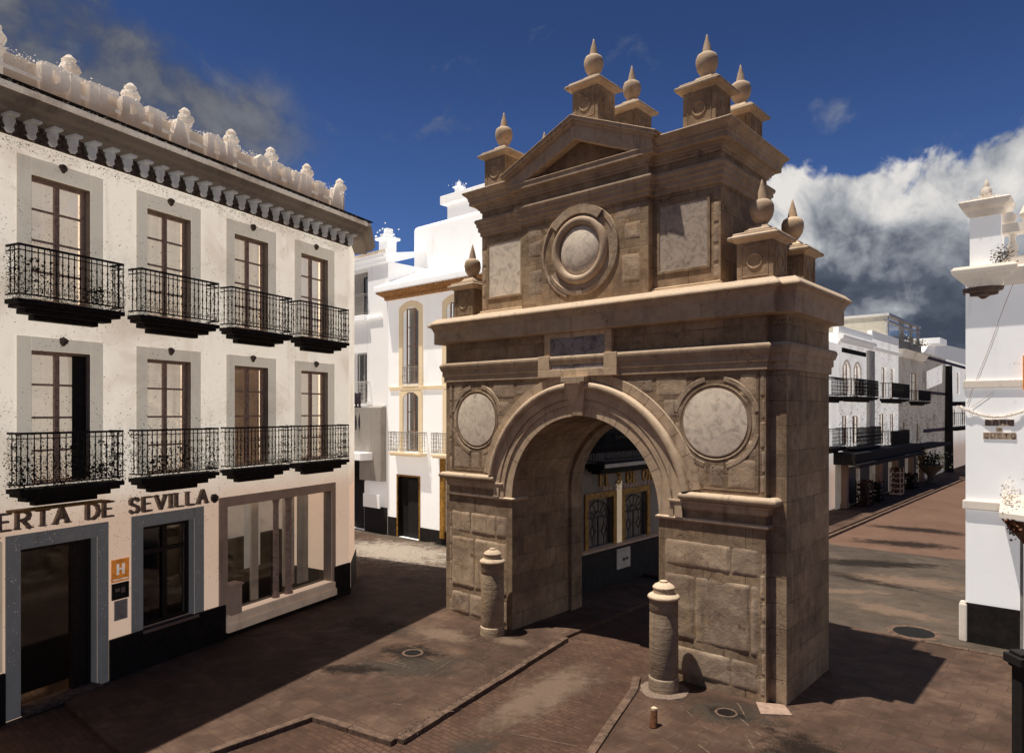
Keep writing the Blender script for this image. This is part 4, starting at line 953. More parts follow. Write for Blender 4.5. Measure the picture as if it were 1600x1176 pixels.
gp = empty('grey_plaque', hotel.location, HR); tag(gp, 'faded grey menu plaque below the small dark plaque', 'plaque')
b = MB(); b.box(-8.0, -7.69, -.02, 0, 1.36, 1.80); b.build('plate', M['greyplaster'], gp, bevel=.004)
b = MB()
for k in range(7): b.box(-7.96, -7.73-.04*(k % 3), -.024, -.019, 1.41+.052*k, 1.43+.052*k)
b.build('print', M['letter'], gp)

# ================================================================== white houses at the end of the left street (x = u, y = v)
def frame_at(name, v0=7.3): return empty(name, W(0, v0)+(0,), -TH)
m1 = frame_at('white_house')
tag(m1, 'narrow plain white house with a loggia and dark garage next to the hotel corner', 'house')
b = MB(); facade(b, -27, -16.75, 0, 13.35, [(-20.3, -18.37, 10.9, 13.2), (-19.68, -18.44, 6.4, 9.0), (-20.2, -18.66, 0, 2.5)], .5); shell(b, -27, -16.75, 8, 0, 13.35); b.build('wall', M['white'], m1)
b = MB(); sweep(b, [(-27, 0), (-16.75, 0)], [(0, 13.3), (.12, 13.34), (.16, 13.5), (.26, 13.56), (.3, 13.7), (0, 13.75)], closed=False)
b.quad((-27, -.28, 13.72), (-16.9, -.28, 13.72), (-16.9, 4, 14.6), (-27, 4, 14.6)); rf_ = b.build('roof', M['white_clean'], m1)
b = MB()
for k in range(60): b.lathe([(.075, -.3), (.075, 0)], -26.9+k*.17, -.15, 13.93, 8)
b.build('roof_tiles', M['stonetrim_white'], rf_)
b = MB(); b.box(-20.4, -18.3, -.30, 0, 10.58, 10.86); b.box(-21.5, -17.2, -.12, 0, 10.60, 10.74); b.build('ledge', M['white_clean'], m1, bevel=.02)
balcony(m1, -20.25, -18.4, 10.87, 1.05, .22, seed=71, dens=160, step=.12, mat=M['greyplaster'], slabmat=M['white'], corbel=False)
b = MB(); b.quad((-20.3, .5, 10.9), (-18.37, .5, 10.9), (-18.37, .5, 13.2), (-20.3, .5, 13.2)); lg = b.build('loggia_back', M['greyplaster'], m1)
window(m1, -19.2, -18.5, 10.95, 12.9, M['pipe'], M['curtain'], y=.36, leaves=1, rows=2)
window(m1, -19.66, -18.46, 6.42, 8.98, M['greyplaster'], M['void'], y=.3, leaves=2, rows=1)
balcony(m1, -20.1, -18.2, 6.38, 1.12, .30, seed=72, dens=150, mat=M['white_metal'], slabmat=M['white'], corbel=False)
b = MB(); n = 12
for i in range(n):
    for j in range(10):
        def cp(i, j): return (-19.55+1.05*i/n, -.34-.03*math.sin(i*1.9)-.02*math.sin(j*1.1), 6.95-2.1*j/10+.03*math.sin(i*1.3))
        b.quad(cp(i, j), cp(i, j+1), cp(i+1, j+1), cp(i+1, j))
c_ = b.build('hanging_cloth', M['purple'], None, smooth=True); c_.location = m1.location; c_.rotation_euler = m1.rotation_euler; tag(c_, 'dark purple cloth hanging down from a balcony of the narrow white house', 'cloth')
b = MB(); facade(b, -27, -16.9, 2.6, 6.2, [(-20.1, -18.6, 2.62, 3.6)], .3, y=-.35); b.quad((-27, -.35, 6.2), (-16.9, -.35, 6.2), (-16.9, 0, 6.3), (-27, 0, 6.3)); b.quad((-16.9, -.35, 2.6), (-16.9, 0, 2.6), (-16.9, 0, 6.2), (-16.9, -.35, 6.2)); b.quad((-27, -.35, 2.6), (-27, 0, 2.6), (-16.9, 0, 2.6), (-16.9, -.35, 2.6)); ba = b.build('bay', M['greyplaster'], m1)
b = MB(); b.box(-20.0, -18.62, -.2, -.12, 2.64, 3.58); b.build('bay_opening', M['void'], ba)
balcony(m1, -20.1, -18.6, 2.62, .98, .50, seed=73, dens=200, corbel=False)
b = MB(); b.box(-20.3, -17.5, -1.1, -.352, 3.62, 4.0); b.build('porch_roof', M['white'], m1, bevel=.04)
b = MB(); b.box(-20.18, -18.68, .25, .3, 0, 2.5); b.box(-18.6, -16.8, -.04, .02, 0, 1.3); b.build('garage_door', M['pipe'], m1)
b = MB(); b.box(-18.2, -16.9, -.42, -.36, 1.3, 1.95); tb = b.build('notice_board', M['white'], None); tb.location = m1.location; tb.rotation_euler = m1.rotation_euler; tag(tb, 'small pale notice board on the wall left of the black door', 'notice board')

m2 = frame_at('ochre_trimmed_house')
tag(m2, 'white house with ochre framed arched windows and a tiled eave left of the arch', 'house')
cols = [-15.03, -12.0, -9.1]
ops = []
for c in cols: ops += [(c-.57, c+.57, 4.1, 6.95), (c-.60, c+.60, 7.3, 10.95)]
ops += [(-16.0, -14.45, 0, 2.92)]
b = MB(); facade(b, -16.72, -8.05, 0, 11.9, ops, .3); shell(b, -16.72, -8.05, 9, 0, 11.9); b.build('wall', M['white_clean'], m2)
def arch_trim(parent, c, hw, zb, zt, w, mat, rise=.28, y0=-.05):
    """flat band round an opening with a segmental head; also closes the square corners"""
    b = MB(); n = 12
    inn = [(c-hw+2*hw*i/n, zt-rise+rise*math.sin(PI*i/n)**.8) for i in range(n+1)]
    out = [(c-hw-w+(2*hw+2*w)*i/n, zt-rise+w+(rise+.02)*math.sin(PI*i/n)**.8) for i in range(n+1)]
    for i in range(n):
        a, d, e, g = inn[i], inn[i+1], out[i+1], out[i]
        b.prism([a, d, e, g], y0, .01)
    b.box(c-hw-w, c-hw, y0, .01, zb, zt-rise+.0); b.box(c+hw, c+hw+w, y0, .01, zb, zt-rise+.0)
    b.box(c-hw-w, c-hw-.002, y0+.002, .012, zt-rise, zt-rise+w); b.box(c+hw+.002, c+hw+w, y0+.002, .012, zt-rise, zt-rise+w)
    return b.build('window_surround', mat, parent)
for i, c in enumerate(cols):
    arch_trim(m2, c, .56, 4.1, 6.95, .26, M['ochre_pale']); arch_trim(m2, c, .58, 7.2, 10.95, .27, M['ochre_pale'])
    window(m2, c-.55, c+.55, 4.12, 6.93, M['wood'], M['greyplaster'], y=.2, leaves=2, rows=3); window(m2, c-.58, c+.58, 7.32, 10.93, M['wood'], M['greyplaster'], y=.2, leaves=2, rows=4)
    b_ = balcony(m2, c-1.15, c+1.1, 4.08, .95, .42, seed=80+i, dens=380, mat=M['greyplaster'], slabmat=M['ochre_pale'], corbel=False)
    balcony(m2, c-.55, c+.55, 7.25, .85, .06, seed=85+i, dens=150, mat=M['greyplaster'], slabmat=M['ochre_pale'], corbel=False)
b = MB(); b.box(-16.6, -8.1, -.07, 0, 7.02, 7.2); b.build('string_course', M['ochre_pale'], m2, bevel=.02)
b = MB(); b.box(-12.9, -12.62, -.16, 0, 0.3, 3.9); b.build('wooden_post', M['ochre'], m2, bevel=.02)
b = MB(); b.box(-15.99, -15.97, .0, .2, 0, 2.9); b.box(-14.48, -14.46, .0, .2, 0, 2.9); b.box(-15.98, -14.47, .2, .26, 0, 2.9); dr2 = b.build('door', M['void'], m2); b = MB(); b.box(-15.4, -14.5, .14, .2, .05, 2.75); b.build('door_leaf', M['pipe'], dr2, bevel=.01)
b = MB(); b.box(-16.08, -15.99, -.03, .02, 0, 3.0); b.box(-14.46, -14.37, -.03, .02, 0, 3.0); b.box(-15.988, -14.462, -.03, .02, 2.92, 3.0); b.build('door_surround', M['ochre'], m2)
b = MB(); b.box(-14.36, -8.06, -.05, .01, 0, .62); b.box(-16.71, -16.09, -.05, .01, 0, .9); b.build('plinth', M['plinth'], m2)
b = MB(); b.box(-16.95, -8.0, -.75, .1, 11.72, 11.98); ev = b.build('eave', M['white_clean'], m2, bevel=.04)
b = MB()
for k in range(44): b.tube((-16.75+k*.2, -.70, 11.70), (-16.75+k*.2, .0, 11.52), .075, 8)
b.box(-16.8, -8.05, -.2, .0, 11.40, 11.5); b.build('eave_tiles', M['terracotta'], ev)
b = MB(); b.quad((-16.95, -.75, 11.98), (-8.0, -.75, 11.98), (-8.0, 2.6, 13.4), (-16.95, 2.6, 13.4)); b.quad((-16.95, -.75, 11.98), (-16.95, 2.6, 13.4), (-16.95, 2.6, 11.9), (-16.95, .1, 11.9)); b.build('roof', M['white_clean'], m2)
m3 = frame_at('white_rear_block', 9.9)
tag(m3, 'big blank white stepped block rising behind the tiled eave house', 'building')
b = MB(); b.box(-18.0, -8, 0, 8, 0, 15.75); b.build('lower_block', M['white'], m3, bevel=.25, seg=4)
b = MB(); b.box(-16.6, -8, 1.2, 8, 15.5, 16.9); b.build('upper_block', M['white'], m3, bevel=.03)
b = MB(); b.box(-16.85, -8, .9, 8.1, 16.9, 17.35); b.build('coping', M['white'], m3, bevel=.04)
b = MB(); b.box(-13.15, -12.0, 1.4, 2.2, 17.3, 17.95); b.prism([(-13.2, 17.95), (-11.95, 17.95), (-12.1, 18.05), (-13.0, 18.05)], 1.4, 2.2); b.build('roof_box', M['white_clean'], m3, bevel=.03)
def chimney(u, v, z, s, label):
    o = empty('chimney', W(u, v)+(z,), -TH); tag(o, label, 'chimney')
    b = MB(); b.box(-.28*s, .28*s, -.28*s, .28*s, 0, .7*s); b.build('stack', M['white_clean'], o, bevel=.03)
    b = MB(); b.box(-.4*s, .4*s, -.4*s, .4*s, .72*s, .82*s); b.box(-.12*s, .12*s, -.12*s, .12*s, .82*s, 1.25*s); b.flecks(45, lambda: (random.gauss(0, .3*s), random.gauss(0, .2*s), .95*s+random.gauss(0, .16*s)), .03*s, .08*s); b.build('hood', M['white_clean'], o)
chimney(-18.3, 8.5, 14.0, 1.15, 'ragged white chimney on the tiled roof of the narrow white house')
chimney(-16.0, 11.4, 17.3, .62, 'small white chimney pot on the top of the blank stepped block')
# ================================================================== row along the far street (x = v, y = away from the street, front on u = -3)
RR = PI/2-TH
def row_at(name): return empty(name, W(-3, 0)+(0,), RR)
ob = row_at('ochre_bar')
tag(ob, 'corner bar seen through the arch with ochre window frames and a sign over them', 'building')
b = MB(); facade(b, 4.0, 15, 0, 9.3, [(4.62, 6.1, 1.5, 3.12), (6.85, 8.35, 1.5, 3.08), (4.5, 8.6, 4.6, 7.4), (10.2, 11.6, 0, 3.0)], .3); shell(b, 4.0, 15, 4.8, 0, 9.3)
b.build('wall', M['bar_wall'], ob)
b = MB(); b.box(3.95, 15, -.06, .02, 0, 1.30); b.build('plinth', M['plinth'], ob)
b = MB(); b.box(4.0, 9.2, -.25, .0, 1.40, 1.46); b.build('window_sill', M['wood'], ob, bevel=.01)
for x0, x1 in ((4.62, 6.1), (6.85, 8.35)):
    b = MB(); b.box(x0-.2, x0, -.05, .05, 1.462, 3.3); b.box(x1, x1+.2, -.05, .05, 1.462, 3.3); b.box(x0, x1, -.05, .05, 3.1, 3.3); f = b.build('window', M['ochre'], ob, bevel=.01)
    b = MB(); cx = (x0+x1)/2; hw = (x1-x0)/2-.06; zs = 2.45
    for k in range(14):
        a, c = PI*k/14, PI*(k+1)/14
        for rr in (hw, hw*.35): b.tube((cx+rr*math.cos(a), .1, zs+rr*.8*math.sin(a)), (cx+rr*math.cos(c), .1, zs+rr*.8*math.sin(c)), .022, 5)
    for k in range(1, 6): a = PI*k/6; b.tube((cx+.35*hw*math.cos(a), .1, zs+.28*hw*math.sin(a)), (cx+hw*math.cos(a), .1, zs+hw*.8*math.sin(a)), .018, 5)
    b.box(x0+.02, x1-.02, .08, .12, zs-.03, zs+.03); b.box(cx-.03, cx+.03, .081, .119, 1.5, zs)
    for s in (-1, 1):
        m = cx+s*hw*.5
        for p, q in (((m, 1.55), (m, 1.75)), ((m, 1.75), (m-.14, 1.98)), ((m, 1.75), (m+.14, 1.98)), ((m-.14, 1.98), (m, 2.2)), ((m+.14, 1.98), (m, 2.2)), ((m, 2.2), (m, zs)), ((m-hw*.48, 1.98), (m-.14, 1.98)), ((m+.14, 1.98), (m+hw*.48, 1.98))):
            b.tube((p[0], .1, p[1]), (q[0], .1, q[1]), .018, 5)
        b.tube((cx+s*hw, .1, 1.5), (cx+s*hw, .1, zs), .022, 5)
    b.build('grille', M['wood_dark'], f)
    b = MB(); b.quad((x0, .2, 1.5), (x1, .2, 1.5), (x1, .2, 3.1), (x0, .2, 3.1)); b.build('pane', M['bar_wall'], f)
b = MB(); b.box(6.32, 6.63, -.04, .03, 1.462, 3.6); b.build('pilaster', M['ochre_pale'], ob)
b = MB(); b.box(4.5, 8.6, .25, .3, 4.6, 7.4); b.build('balcony_door', M['void'], ob)
balcony(ob, 4.45, 8.7, 4.30, 1.15, .75, seed=120, dens=700, step=.10)
b = MB(); b.box(4.4, 8.8, -.84, -.81, 4.20, 4.32); b.build('balcony_edge', M['greyplaster'], ob)
sg = empty('bar_sign', ob.location, RR); tag(sg, 'brown lettered sign of the bar above the ochre windows behind the arch', 'sign')
lettering(sg, 'EL 3 DE ORO', 5.3, 9.15, 3.52, .40, -.06, .0, M['ochre'], stroke=.26, gap=.34)
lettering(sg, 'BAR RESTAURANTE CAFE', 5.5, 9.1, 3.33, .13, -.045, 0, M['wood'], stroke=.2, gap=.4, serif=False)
pl = row_at('wall_notice'); tag(pl, 'small pale notice fixed low on the dark base under the bar windows', 'notice')
b = MB(); b.box(6.25, 7.1, -.09, -.062, .55, 1.25); b.build('board', M['greyplaster'], pl)
b = MB(); b.box(6.6, 6.75, -.096, -.089, .8, .9); b.box(6.8, 6.95, -.096, -.089, .82, .9); b.build('print', M['plaque_dark'], pl)

hb = row_at('plain_house'); tag(hb, 'plain white house of the far row mostly hidden behind the arch', 'house')
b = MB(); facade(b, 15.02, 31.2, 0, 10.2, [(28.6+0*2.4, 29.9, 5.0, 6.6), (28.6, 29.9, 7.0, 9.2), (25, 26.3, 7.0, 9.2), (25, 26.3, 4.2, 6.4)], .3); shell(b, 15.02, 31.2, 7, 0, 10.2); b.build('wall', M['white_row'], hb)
for x in (25, 28.6): window(hb, x, x+1.3, 7.02, 9.18, M['pipe'], M['greyplaster'], y=.18, rows=3); balcony(hb, x-.6, x+1.9, 6.9, 1.1, .6, seed=130+int(x), dens=200, step=.16)
balcony(hb, 29.5, 31.0, 6.9, 1.1, .6, seed=133, dens=200, step=.16); balcony(hb, 28.2, 30.8, 3.9, 1.1, .6, seed=134, dens=200, step=.16)
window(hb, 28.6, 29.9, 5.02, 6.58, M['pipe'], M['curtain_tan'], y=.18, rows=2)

def house(name, label, x0, x1, h, wallmat, wins, bals, roofz=None, depth=8, back='curtain_tan', frame='wood', extra=None):
    r = row_at(name); tag(r, label, 'house'); b = MB(); facade(b, x0, x1, 0, h, [(a-.0, c, d, e) for a, c, d, e in wins], .28); shell(b, x0, x1, depth, 0, h); b.build('wall', wallmat, r)
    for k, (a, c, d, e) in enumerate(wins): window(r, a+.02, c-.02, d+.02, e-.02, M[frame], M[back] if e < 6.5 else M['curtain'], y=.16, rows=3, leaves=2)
    for k, (a, c, z, hgt, p) in enumerate(bals): balcony(r, a, c, z, hgt, p, seed=200+k+int(x0), dens=900, step=.17, r=.02, thick=.22)
    return r
ha = house('balcony_house', 'white house of the far row next to the arch with paired windows over dark balconies', 31.22, 38.9, 10.9, M['white_row'],
      [(32.2, 33.7, 7.0, 9.1), (34.6, 36.1, 7.0, 9.1), (32.1, 33.5, 3.9, 5.75), (34.3, 36.1, 3.9, 5.75)], [(31.9, 34.3, 6.95, 1.1, .8), (34.5, 37.3, 6.95, 1.1, .8), (31.9, 37.6, 3.75, 1.25, .9)])
b = MB(); sweep(b, [(31.22, 0), (38.9, 0)], [(0, 10.3), (.12, 10.35), (.15, 10.5), (.3, 10.55), (.34, 10.75), (0, 10.8)], closed=False); b.box(31.3, 38.85, -.05, .3, 10.9, 11.35); b.build('cornice', M['white'], ha, bevel=.02)
b = MB()
for k in range(22): b.box(32.0+k*.24, 32.1+k*.24, -.10, 0, 9.72, 10.0)
b.build('dentil_band', M['slab'], ha)
b = MB(); b.box(37.55, 38.88, -.22, .0, 0, 10.2); b.build('pilaster', M['grey_row'], ha, bevel=.03)
for x in (32.2, 34.6): arch_trim(ha, x+.75, .74, 7.0, 9.15, .16, M['stonetrim_white'], rise=.5)
hbb = house('shop_house', 'white house of the far row with twin windows over a long balcony and flat parapet', 38.92, 46.6, 11.1, M['white_row'],
      [(41.6, 43.0, 7.0, 9.3), (44.0, 45.5, 7.0, 9.3), (41.0, 42.7, 3.6, 5.85), (44.0, 45.6, 3.6, 5.85)], [(41.0, 46.4, 6.95, 1.12, .8), (40.8, 46.4, 3.5, 1.1, .8)])
b = MB(); sweep(b, [(38.92, 0), (46.6, 0)], [(0, 10.3), (.15, 10.35), (.3, 10.5), (0, 10.55)], closed=False); b.box(38.95, 46.58, -.04, .3, 11.1, 11.7); b.build('parapet', M['white'], hbb, bevel=.03)
hc = house('grey_house', 'grey streaky rendered house with a heavy cornice below the glass roof room', 46.62, 55.5, 10.45, M['beige_row'], [(50.6, 53.6, 6.9, 9.3), (48.0, 49.4, 3.6, 5.2), (52.8, 54.4, 3.4, 5.0)], [(50.2, 54.8, 6.85, .9, .7)], back='greyplaster')
b = MB(); sweep(b, [(46.62, 0), (55.5, 0)], [(0, 10.4), (.2, 10.45), (.4, 10.8), (.5, 10.9), (0, 10.95)], closed=False); b.build('cornice', M['stonetrim_white'], hc); b = MB(); b.box(46.7, 55.4, .1, .4, 10.95, 11.75); b.build('parapet', M['greyplaster'], hc)
b = MB(); b.box(47.4, 58.6, -1.6, -.02, 3.05, 3.28); b.build('canopy', M['slab'], hc)
hd = house('purple_banded_house', 'grey beige house at the bend with narrow purple bands and white parapet', 55.52, 66.0, 11.2, M['beige_row'], [(57.0, 57.9, 3.4, 4.9)], [], back='void')
b = MB(); b.box(55.52, 90, -.12, -.001, 10.72, 10.98); b.box(55.52, 66, -.10, -.001, 7.6, 7.85); b.box(55.52, 90, -.10, -.001, 4.15, 4.45); b.build('band', M['lilac'], hd)
b = MB(); b.prism([(55.52, 11.2), (90, 11.2), (90, 13.3), (80, 13.0), (66, 12.6), (57.5, 12.0)], -.05, .6); b.build('parapet', M['white'], hd)
b = MB(); b.box(57.2, 60.4, -1, 3, 12.1, 12.6); b.build('roof_box', M['white_clean'], hd)
b = MB(); b.tube((65.4, -.35, 0), (65.4, -.35, 10.5), .42, 10, .3); o = b.build('dark_upright', M['pipe'], hd)  # dark tapered upright near the end of the house
b = MB(); b.poly([(57, -.012, 8.0), (64, -.012, 8.8), (64.3, -.012, 10.6), (57, -.012, 9.6)]); b.build('pale_wall_patch', M['white_row'], hd)  # slanted paler patch on the upper wall
he = house('far_street_house', 'farthest pale house of the row with a dark shaded balcony before the white corner house', 66.02, 96, 11.19, M['white_row'], [(68, 70, 7.9, 10.2), (72, 74, 7.9, 10.2), (77, 79, 7.9, 10.2), (83, 85, 7.9, 10.2), (69, 72, 4.6, 6.3), (75, 78, 4.6, 6.3)], [(67, 88, 4.4, 1.5, 1.6)], back='greyplaster')
b = MB(); b.box(66.5, 90, -1.9, -.05, 6.6, 7.0); b.build('awning', M['slab'], he)
for hh, x0, x1, zt in ((ha, 31.3, 38.9, 10.2), (hbb, 39, 46.5, 10.2), (hc, 46.7, 55.4, 10.2), (hd, 55.6, 65, 10.4)):
    b = MB(); b.flecks(1000, lambda: (random.uniform(x0, x1), -.02-random.random()*.05, min(zt, 2.8+abs(random.gauss(0, 3.2)))), .012, .05); b.build('peeling_flakes', M['grime_shade'], hh)
# glazed roof room on the grey house
gr = row_at('glass_roof_room'); tag(gr, 'pale flat roofed penthouse with glazed street side on top of the far row', 'roof room')
b = MB(); b.quad((43.4, 12, 11.0), (43.4, .0, 11.0), (43.4, .0, 13.2), (43.4, 12, 13.2)); b.quad((43.4, 12, 11), (54.2, 12, 11), (54.2, 12, 13.2), (43.4, 12, 13.2)); b.build('side_wall', M['beige'], gr)
b = MB(); b.box(43.3, 54.3, -.1, 12.1, 13.2, 13.38)
for x in (43.4, 47.6, 48.4, 51.2, 53.9): b.box(x, x+.22, 0, .2, 11.6, 13.2)
b.box(43.4, 54.2, -.02, .22, 12.75, 12.9); b.build('white_frame', M['white_metal'], gr)
b = MB(); b.quad((43.5, .1, 11.6), (54, .1, 11.6), (54, .1, 13.2), (43.5, .1, 13.2)); b.build('pane', M['glass'], gr)
b = MB(); b.flecks(260, lambda: (random.uniform(46, 56), -.1+random.gauss(0, .2), 11.75+abs(random.gauss(0, .22))), .04, .12); b.build('terrace_plants', M['beige'], gr)
# shaded arcade: long dark canopy carried on square piers
ar = row_at('street_canopy'); tag(ar, 'long dark shop canopy on brown piers along the far pavement', 'canopy')
b = MB(); b.box(29.5, 47.2, -1.5, -.24, 2.85, 3.55); b.box(29.5, 47.2, -1.7, -1.5, 2.7, 2.95); b.build('canopy_roof', M['slab'], ar, bevel=.03)
for k, (x, w) in enumerate(((31.0, .5), (38.8, .85), (43.4, .7), (48.6, .6), (52.6, .7))):
    b = MB(); b.box(x, x+w, -.55, -.25, .1, 3.0); b.box(x-.06, x+w+.06, -.6, -.2, .1, .4); b.build('pier', M['rose'], ar, bevel=.03)
b = MB(); b.box(30, 56, -.22, -.2, .1, 2.84); b.build('shop_front', M['shopwall'], ar)
for x0, x1 in ((32.3, 34.2), (35.2, 37.4), (40.2, 42.4), (45.0, 47.6), (50.2, 51.6)):
    b = MB(); b.box(x0, x1, -.24, -.222, .12, 2.5); b.build('shop_door', M['wood_dark'], ar)
# shop-front patches, stalls and racks under the canopy
rnd = random.Random(5)
for k, (x, h, w, lab) in enumerate(((33.2, 1.6, 1.2, 'dark heap of cafe furniture under the canopy nearest the arch'), (36.0, 1.3, 1.0, 'second dark heap of cafe furniture under the canopy before the wide pier'), (41.5, 1.9, 1.0, 'brown wooden display rack between the two canopy piers'), (46.0, 1.2, 1.1, 'low dark display stand at the end of the canopy'))):
    o = empty('display_stand', W(-3+1.0, x)+(.1,), RR); tag(o, lab, 'display stand')
    b = MB()
    for q in range(5): z = h*q/5; b.box(-w/2, w/2, -.35, .35, z, z+.05)
    for sx in (-1, 1):
        for sy in (-1, 1): b.box(sx*w/2-.03, sx*w/2+.03, sy*.33-.03, sy*.33+.03, 0, h)
    b.build('rack', M['wood'] if k == 2 else M['wood_dark'], o)
    b = MB(); b.flecks(260, lambda: (rnd.uniform(-w/2, w/2), rnd.uniform(-.35, .35), rnd.uniform(0, h)), .04, .14); b.build('goods', M['rust'] if k % 2 == 0 else M['wood_dark'], o)
# tall leafy planter further on
up = empty('planter_urn', W(-1.6, 51)+(.1,), RR); tag(up, 'big round planter urn with bushy dry plants on the far pavement', 'planter')
b = MB(); b.lathe([(.35, 0), (.4, .1), (.22, .3), (.25, .7), (.75, 1.25), (.95, 1.55), (.9, 1.6)], seg=20); b.build('urn', M['grime_shade'], up, smooth=True)
b = MB(); b.flecks(700, lambda: (random.gauss(0, .5), random.gauss(0, .5), 1.9+random.gauss(0, .38)), .04, .12); b.build('plant', M['plant'], up)

# ================================================================== white corner house on the right (x = u, y = v)
wr = frame_at('white_corner_house', 7.4)
tag(wr, 'bright white corner house at the right edge with a corbelled turret and black base', 'house')
b = MB(); facade(b, 7.08, 15, 0, 9.4, [(8.30, 9.6, 0, 3.1)], .3); shell(b, 7.08, 15, 9, 0, 9.4); b.build('wall', M['white_clean'], wr)
b = MB(); b.box(7.08, 8.24, -.05, .02, 0, 1.02); b.build('plinth', M['plinth'], wr, bevel=.01)
b = MB(); b.box(6.94, 7.12, -.1, .12, 0, 1.0); b.lathe([(.1, 1.0), (.05, 1.05), (0, 1.06)], 7.03, 0, 0, 12); b.build('corner_guard', M['stonetrim_white'], wr, bevel=.04)
b = MB(); b.box(7.02, 7.87, -.10, .1, 3.46, 3.70); b.build('string_course', M['stonetrim_white'], wr, bevel=.03)
b = MB(); b.box(7.03, 14, -.07, .1, 6.61, 6.81); b.build('string_course', M['stonetrim_white'], wr, bevel=.02)
b = MB(); b.box(8.32, 9.58, .2, .25, 0, 3.1); b.build('door', M['void'], wr)
b = MB(); b.box(8.24, 8.30, -.05, .02, 0, 3.2); b.build('door_surround', M['greyplaster'], wr)
TX, TY = 7.50, .33
b = MB(); b.lathe([(.0, 8.55), (.06, 8.58), (.15, 8.72), (.24, 8.86), (.29, 8.98), (.40, 9.0), (.42, 9.08), (.50, 9.10), (.52, 9.21)], TX-.02, .26, 0, 22, jag=.03)
tw = b.build('corbel', M['corbel'], wr)
sq = [(7.16, -.02), (7.85, -.02), (7.85, .7), (7.16, .7)]
b = MB(); sweep(b, sq, [(-.05, 9.2), (.03, 9.24), (.10, 9.36), (.22, 9.44), (.24, 9.5), (.34, 9.56), (.36, 9.66), (.30, 9.74), (-.1, 9.80)]); sweep(b, [(7.9, .0), (15, .0)], [(0, 9.2), (.1, 9.3), (.2, 9.5), (.3, 9.6), (0, 9.7)], closed=False); b.build('turret_base', M['stonetrim_white'], wr, bevel=.01)
b = MB(); b.box(7.17, 7.84, 0, .67, 9.78, 11.08); b.build('turret', M['white_clean'], wr)
b = MB(); sweep(b, sq, [(-.1, 11.02), (-.01, 11.04), (.04, 11.12), (.06, 11.2), (.16, 11.28), (.20, 11.36), (.22, 11.42), (.12, 11.47), (-.15, 11.52)]); b.flecks(140, lambda: (7.5+random.gauss(0, .25), .1+random.gauss(0, .2), 11.5+abs(random.gauss(0, .04))), .012, .035); b.build('turret_cap', M['stonetrim_white'], wr, bevel=.01)
b = MB(); b.lathe([(.10, 11.5), (.07, 11.56), (.11, 11.60), (.135, 11.70), (.12, 11.80), (.06, 11.86), (.07, 11.9), (.05, 11.98), (.02, 12.05), (0, 12.1)], TX, .3, 0, 16, jag=.05); b.build('turret_finial', M['stonetrim_white'], wr, smooth=True)
b = MB(); b.box(7.85, 15, .15, .5, 9.7, 9.95); b.box(7.85, 15, .1, .55, 10.55, 10.78)
for k in range(14): b.lathe([(.07, 9.95), (.12, 10.1), (.12, 10.25), (.06, 10.4), (.1, 10.55)], 8.05+k*.42, .33, 0, 12, jag=.05)
b.lathe([(.0, 10.78), (.14, 10.85), (.17, 10.98), (.1, 11.08), (0, 11.1)], 7.98, .25, 0, 14, jag=.06); b.lathe([(.2, 10.78), (.3, 11.0), (.22, 11.2), (.1, 11.4), (0, 11.42)], 8.5, .33, 0, 14, jag=.12)
b.build('balustrade', M['stonetrim_white'], wr)
b = MB(); b.flecks(260, lambda: (7.9+random.gauss(0, .12), -.02-abs(random.gauss(0, .1)), 9.95+random.gauss(0, .12)), .012, .035); b.build('dry_weeds', M['grime_shade'], wr)
# street-name tiles
def tiles(txt, x0, x1, z0, z1, lab, pad=.03):
    r = empty('street_name_tiles', wr.location, -TH); tag(r, lab, 'street sign', 'street name tiles')
    n = len(txt); b = MB()
    for k in range(n): b.box(x0+(x1-x0)*k/n+.003, x0+(x1-x0)*(k+1)/n-.003, -.025, 0, z0, z1)
    t_ = b.build('tile_strip', M['tile'], r)
    for k, c in enumerate(txt):
        a = x0+(x1-x0)*k/n; w = (x1-x0)/n; lettering(r, c, a+w*.24, a+w*.80, z0+.035, (z1-z0)-.07, -.032, -.02, M['tile_ink'], stroke=.10, gap=.1)
tiles('CANO', 7.50, 8.12, 5.635, 5.805, 'top row of tan street name tiles reading CANO')
tiles('Y', 7.735, 7.875, 5.49, 5.60, 'single tan tile with the letter Y between the two name rows')
tiles('CUETO', 7.465, 8.165, 5.30, 5.47, 'bottom row of tan street name tiles reading CUETO')
# cables on the corner house
def cable(name, pts, r, mat, label, jag=0):
    b = MB()
    for p, q in zip(pts[:-1], pts[1:]): b.tube(p, q, r, 7)
    if jag: b.flecks(200, lambda: tuple(Vector(random.choice(pts))+Vector((random.gauss(0, .04), random.gauss(0, .015), random.gauss(0, .02)))), .008, .026)
    o = b.build(name, mat, None, smooth=False); o.location = wr.location; o.rotation_euler = (0, 0, -TH); tag(o, label, 'cable')
sag = [(6.95+1.65*k/20, -.06-.02*math.sin(k), 6.14-.30*math.sin(PI*k/20)**.9+.05*(k/20)) for k in range(21)]
cable('cable_bundle', sag, .028, M['stonetrim_white'], 'thick pale cable bundle sagging across the white wall just above the name tiles', jag=1)
cable('thin_cable', [(7.12+1.0*k/10, -.02, 6.2+3.1*k/10+.02*math.sin(k)) for k in range(11)], .006, M['surround_pink'], 'thin cable climbing diagonally up the upper part of the white corner house')
cable('thin_cable', [(7.2+.5*k/6, -.02, 6.1+.42*k/6) for k in range(7)], .005, M['surround_pink'], 'short thin cable rising to the right between the sagging bundle and the stone band')
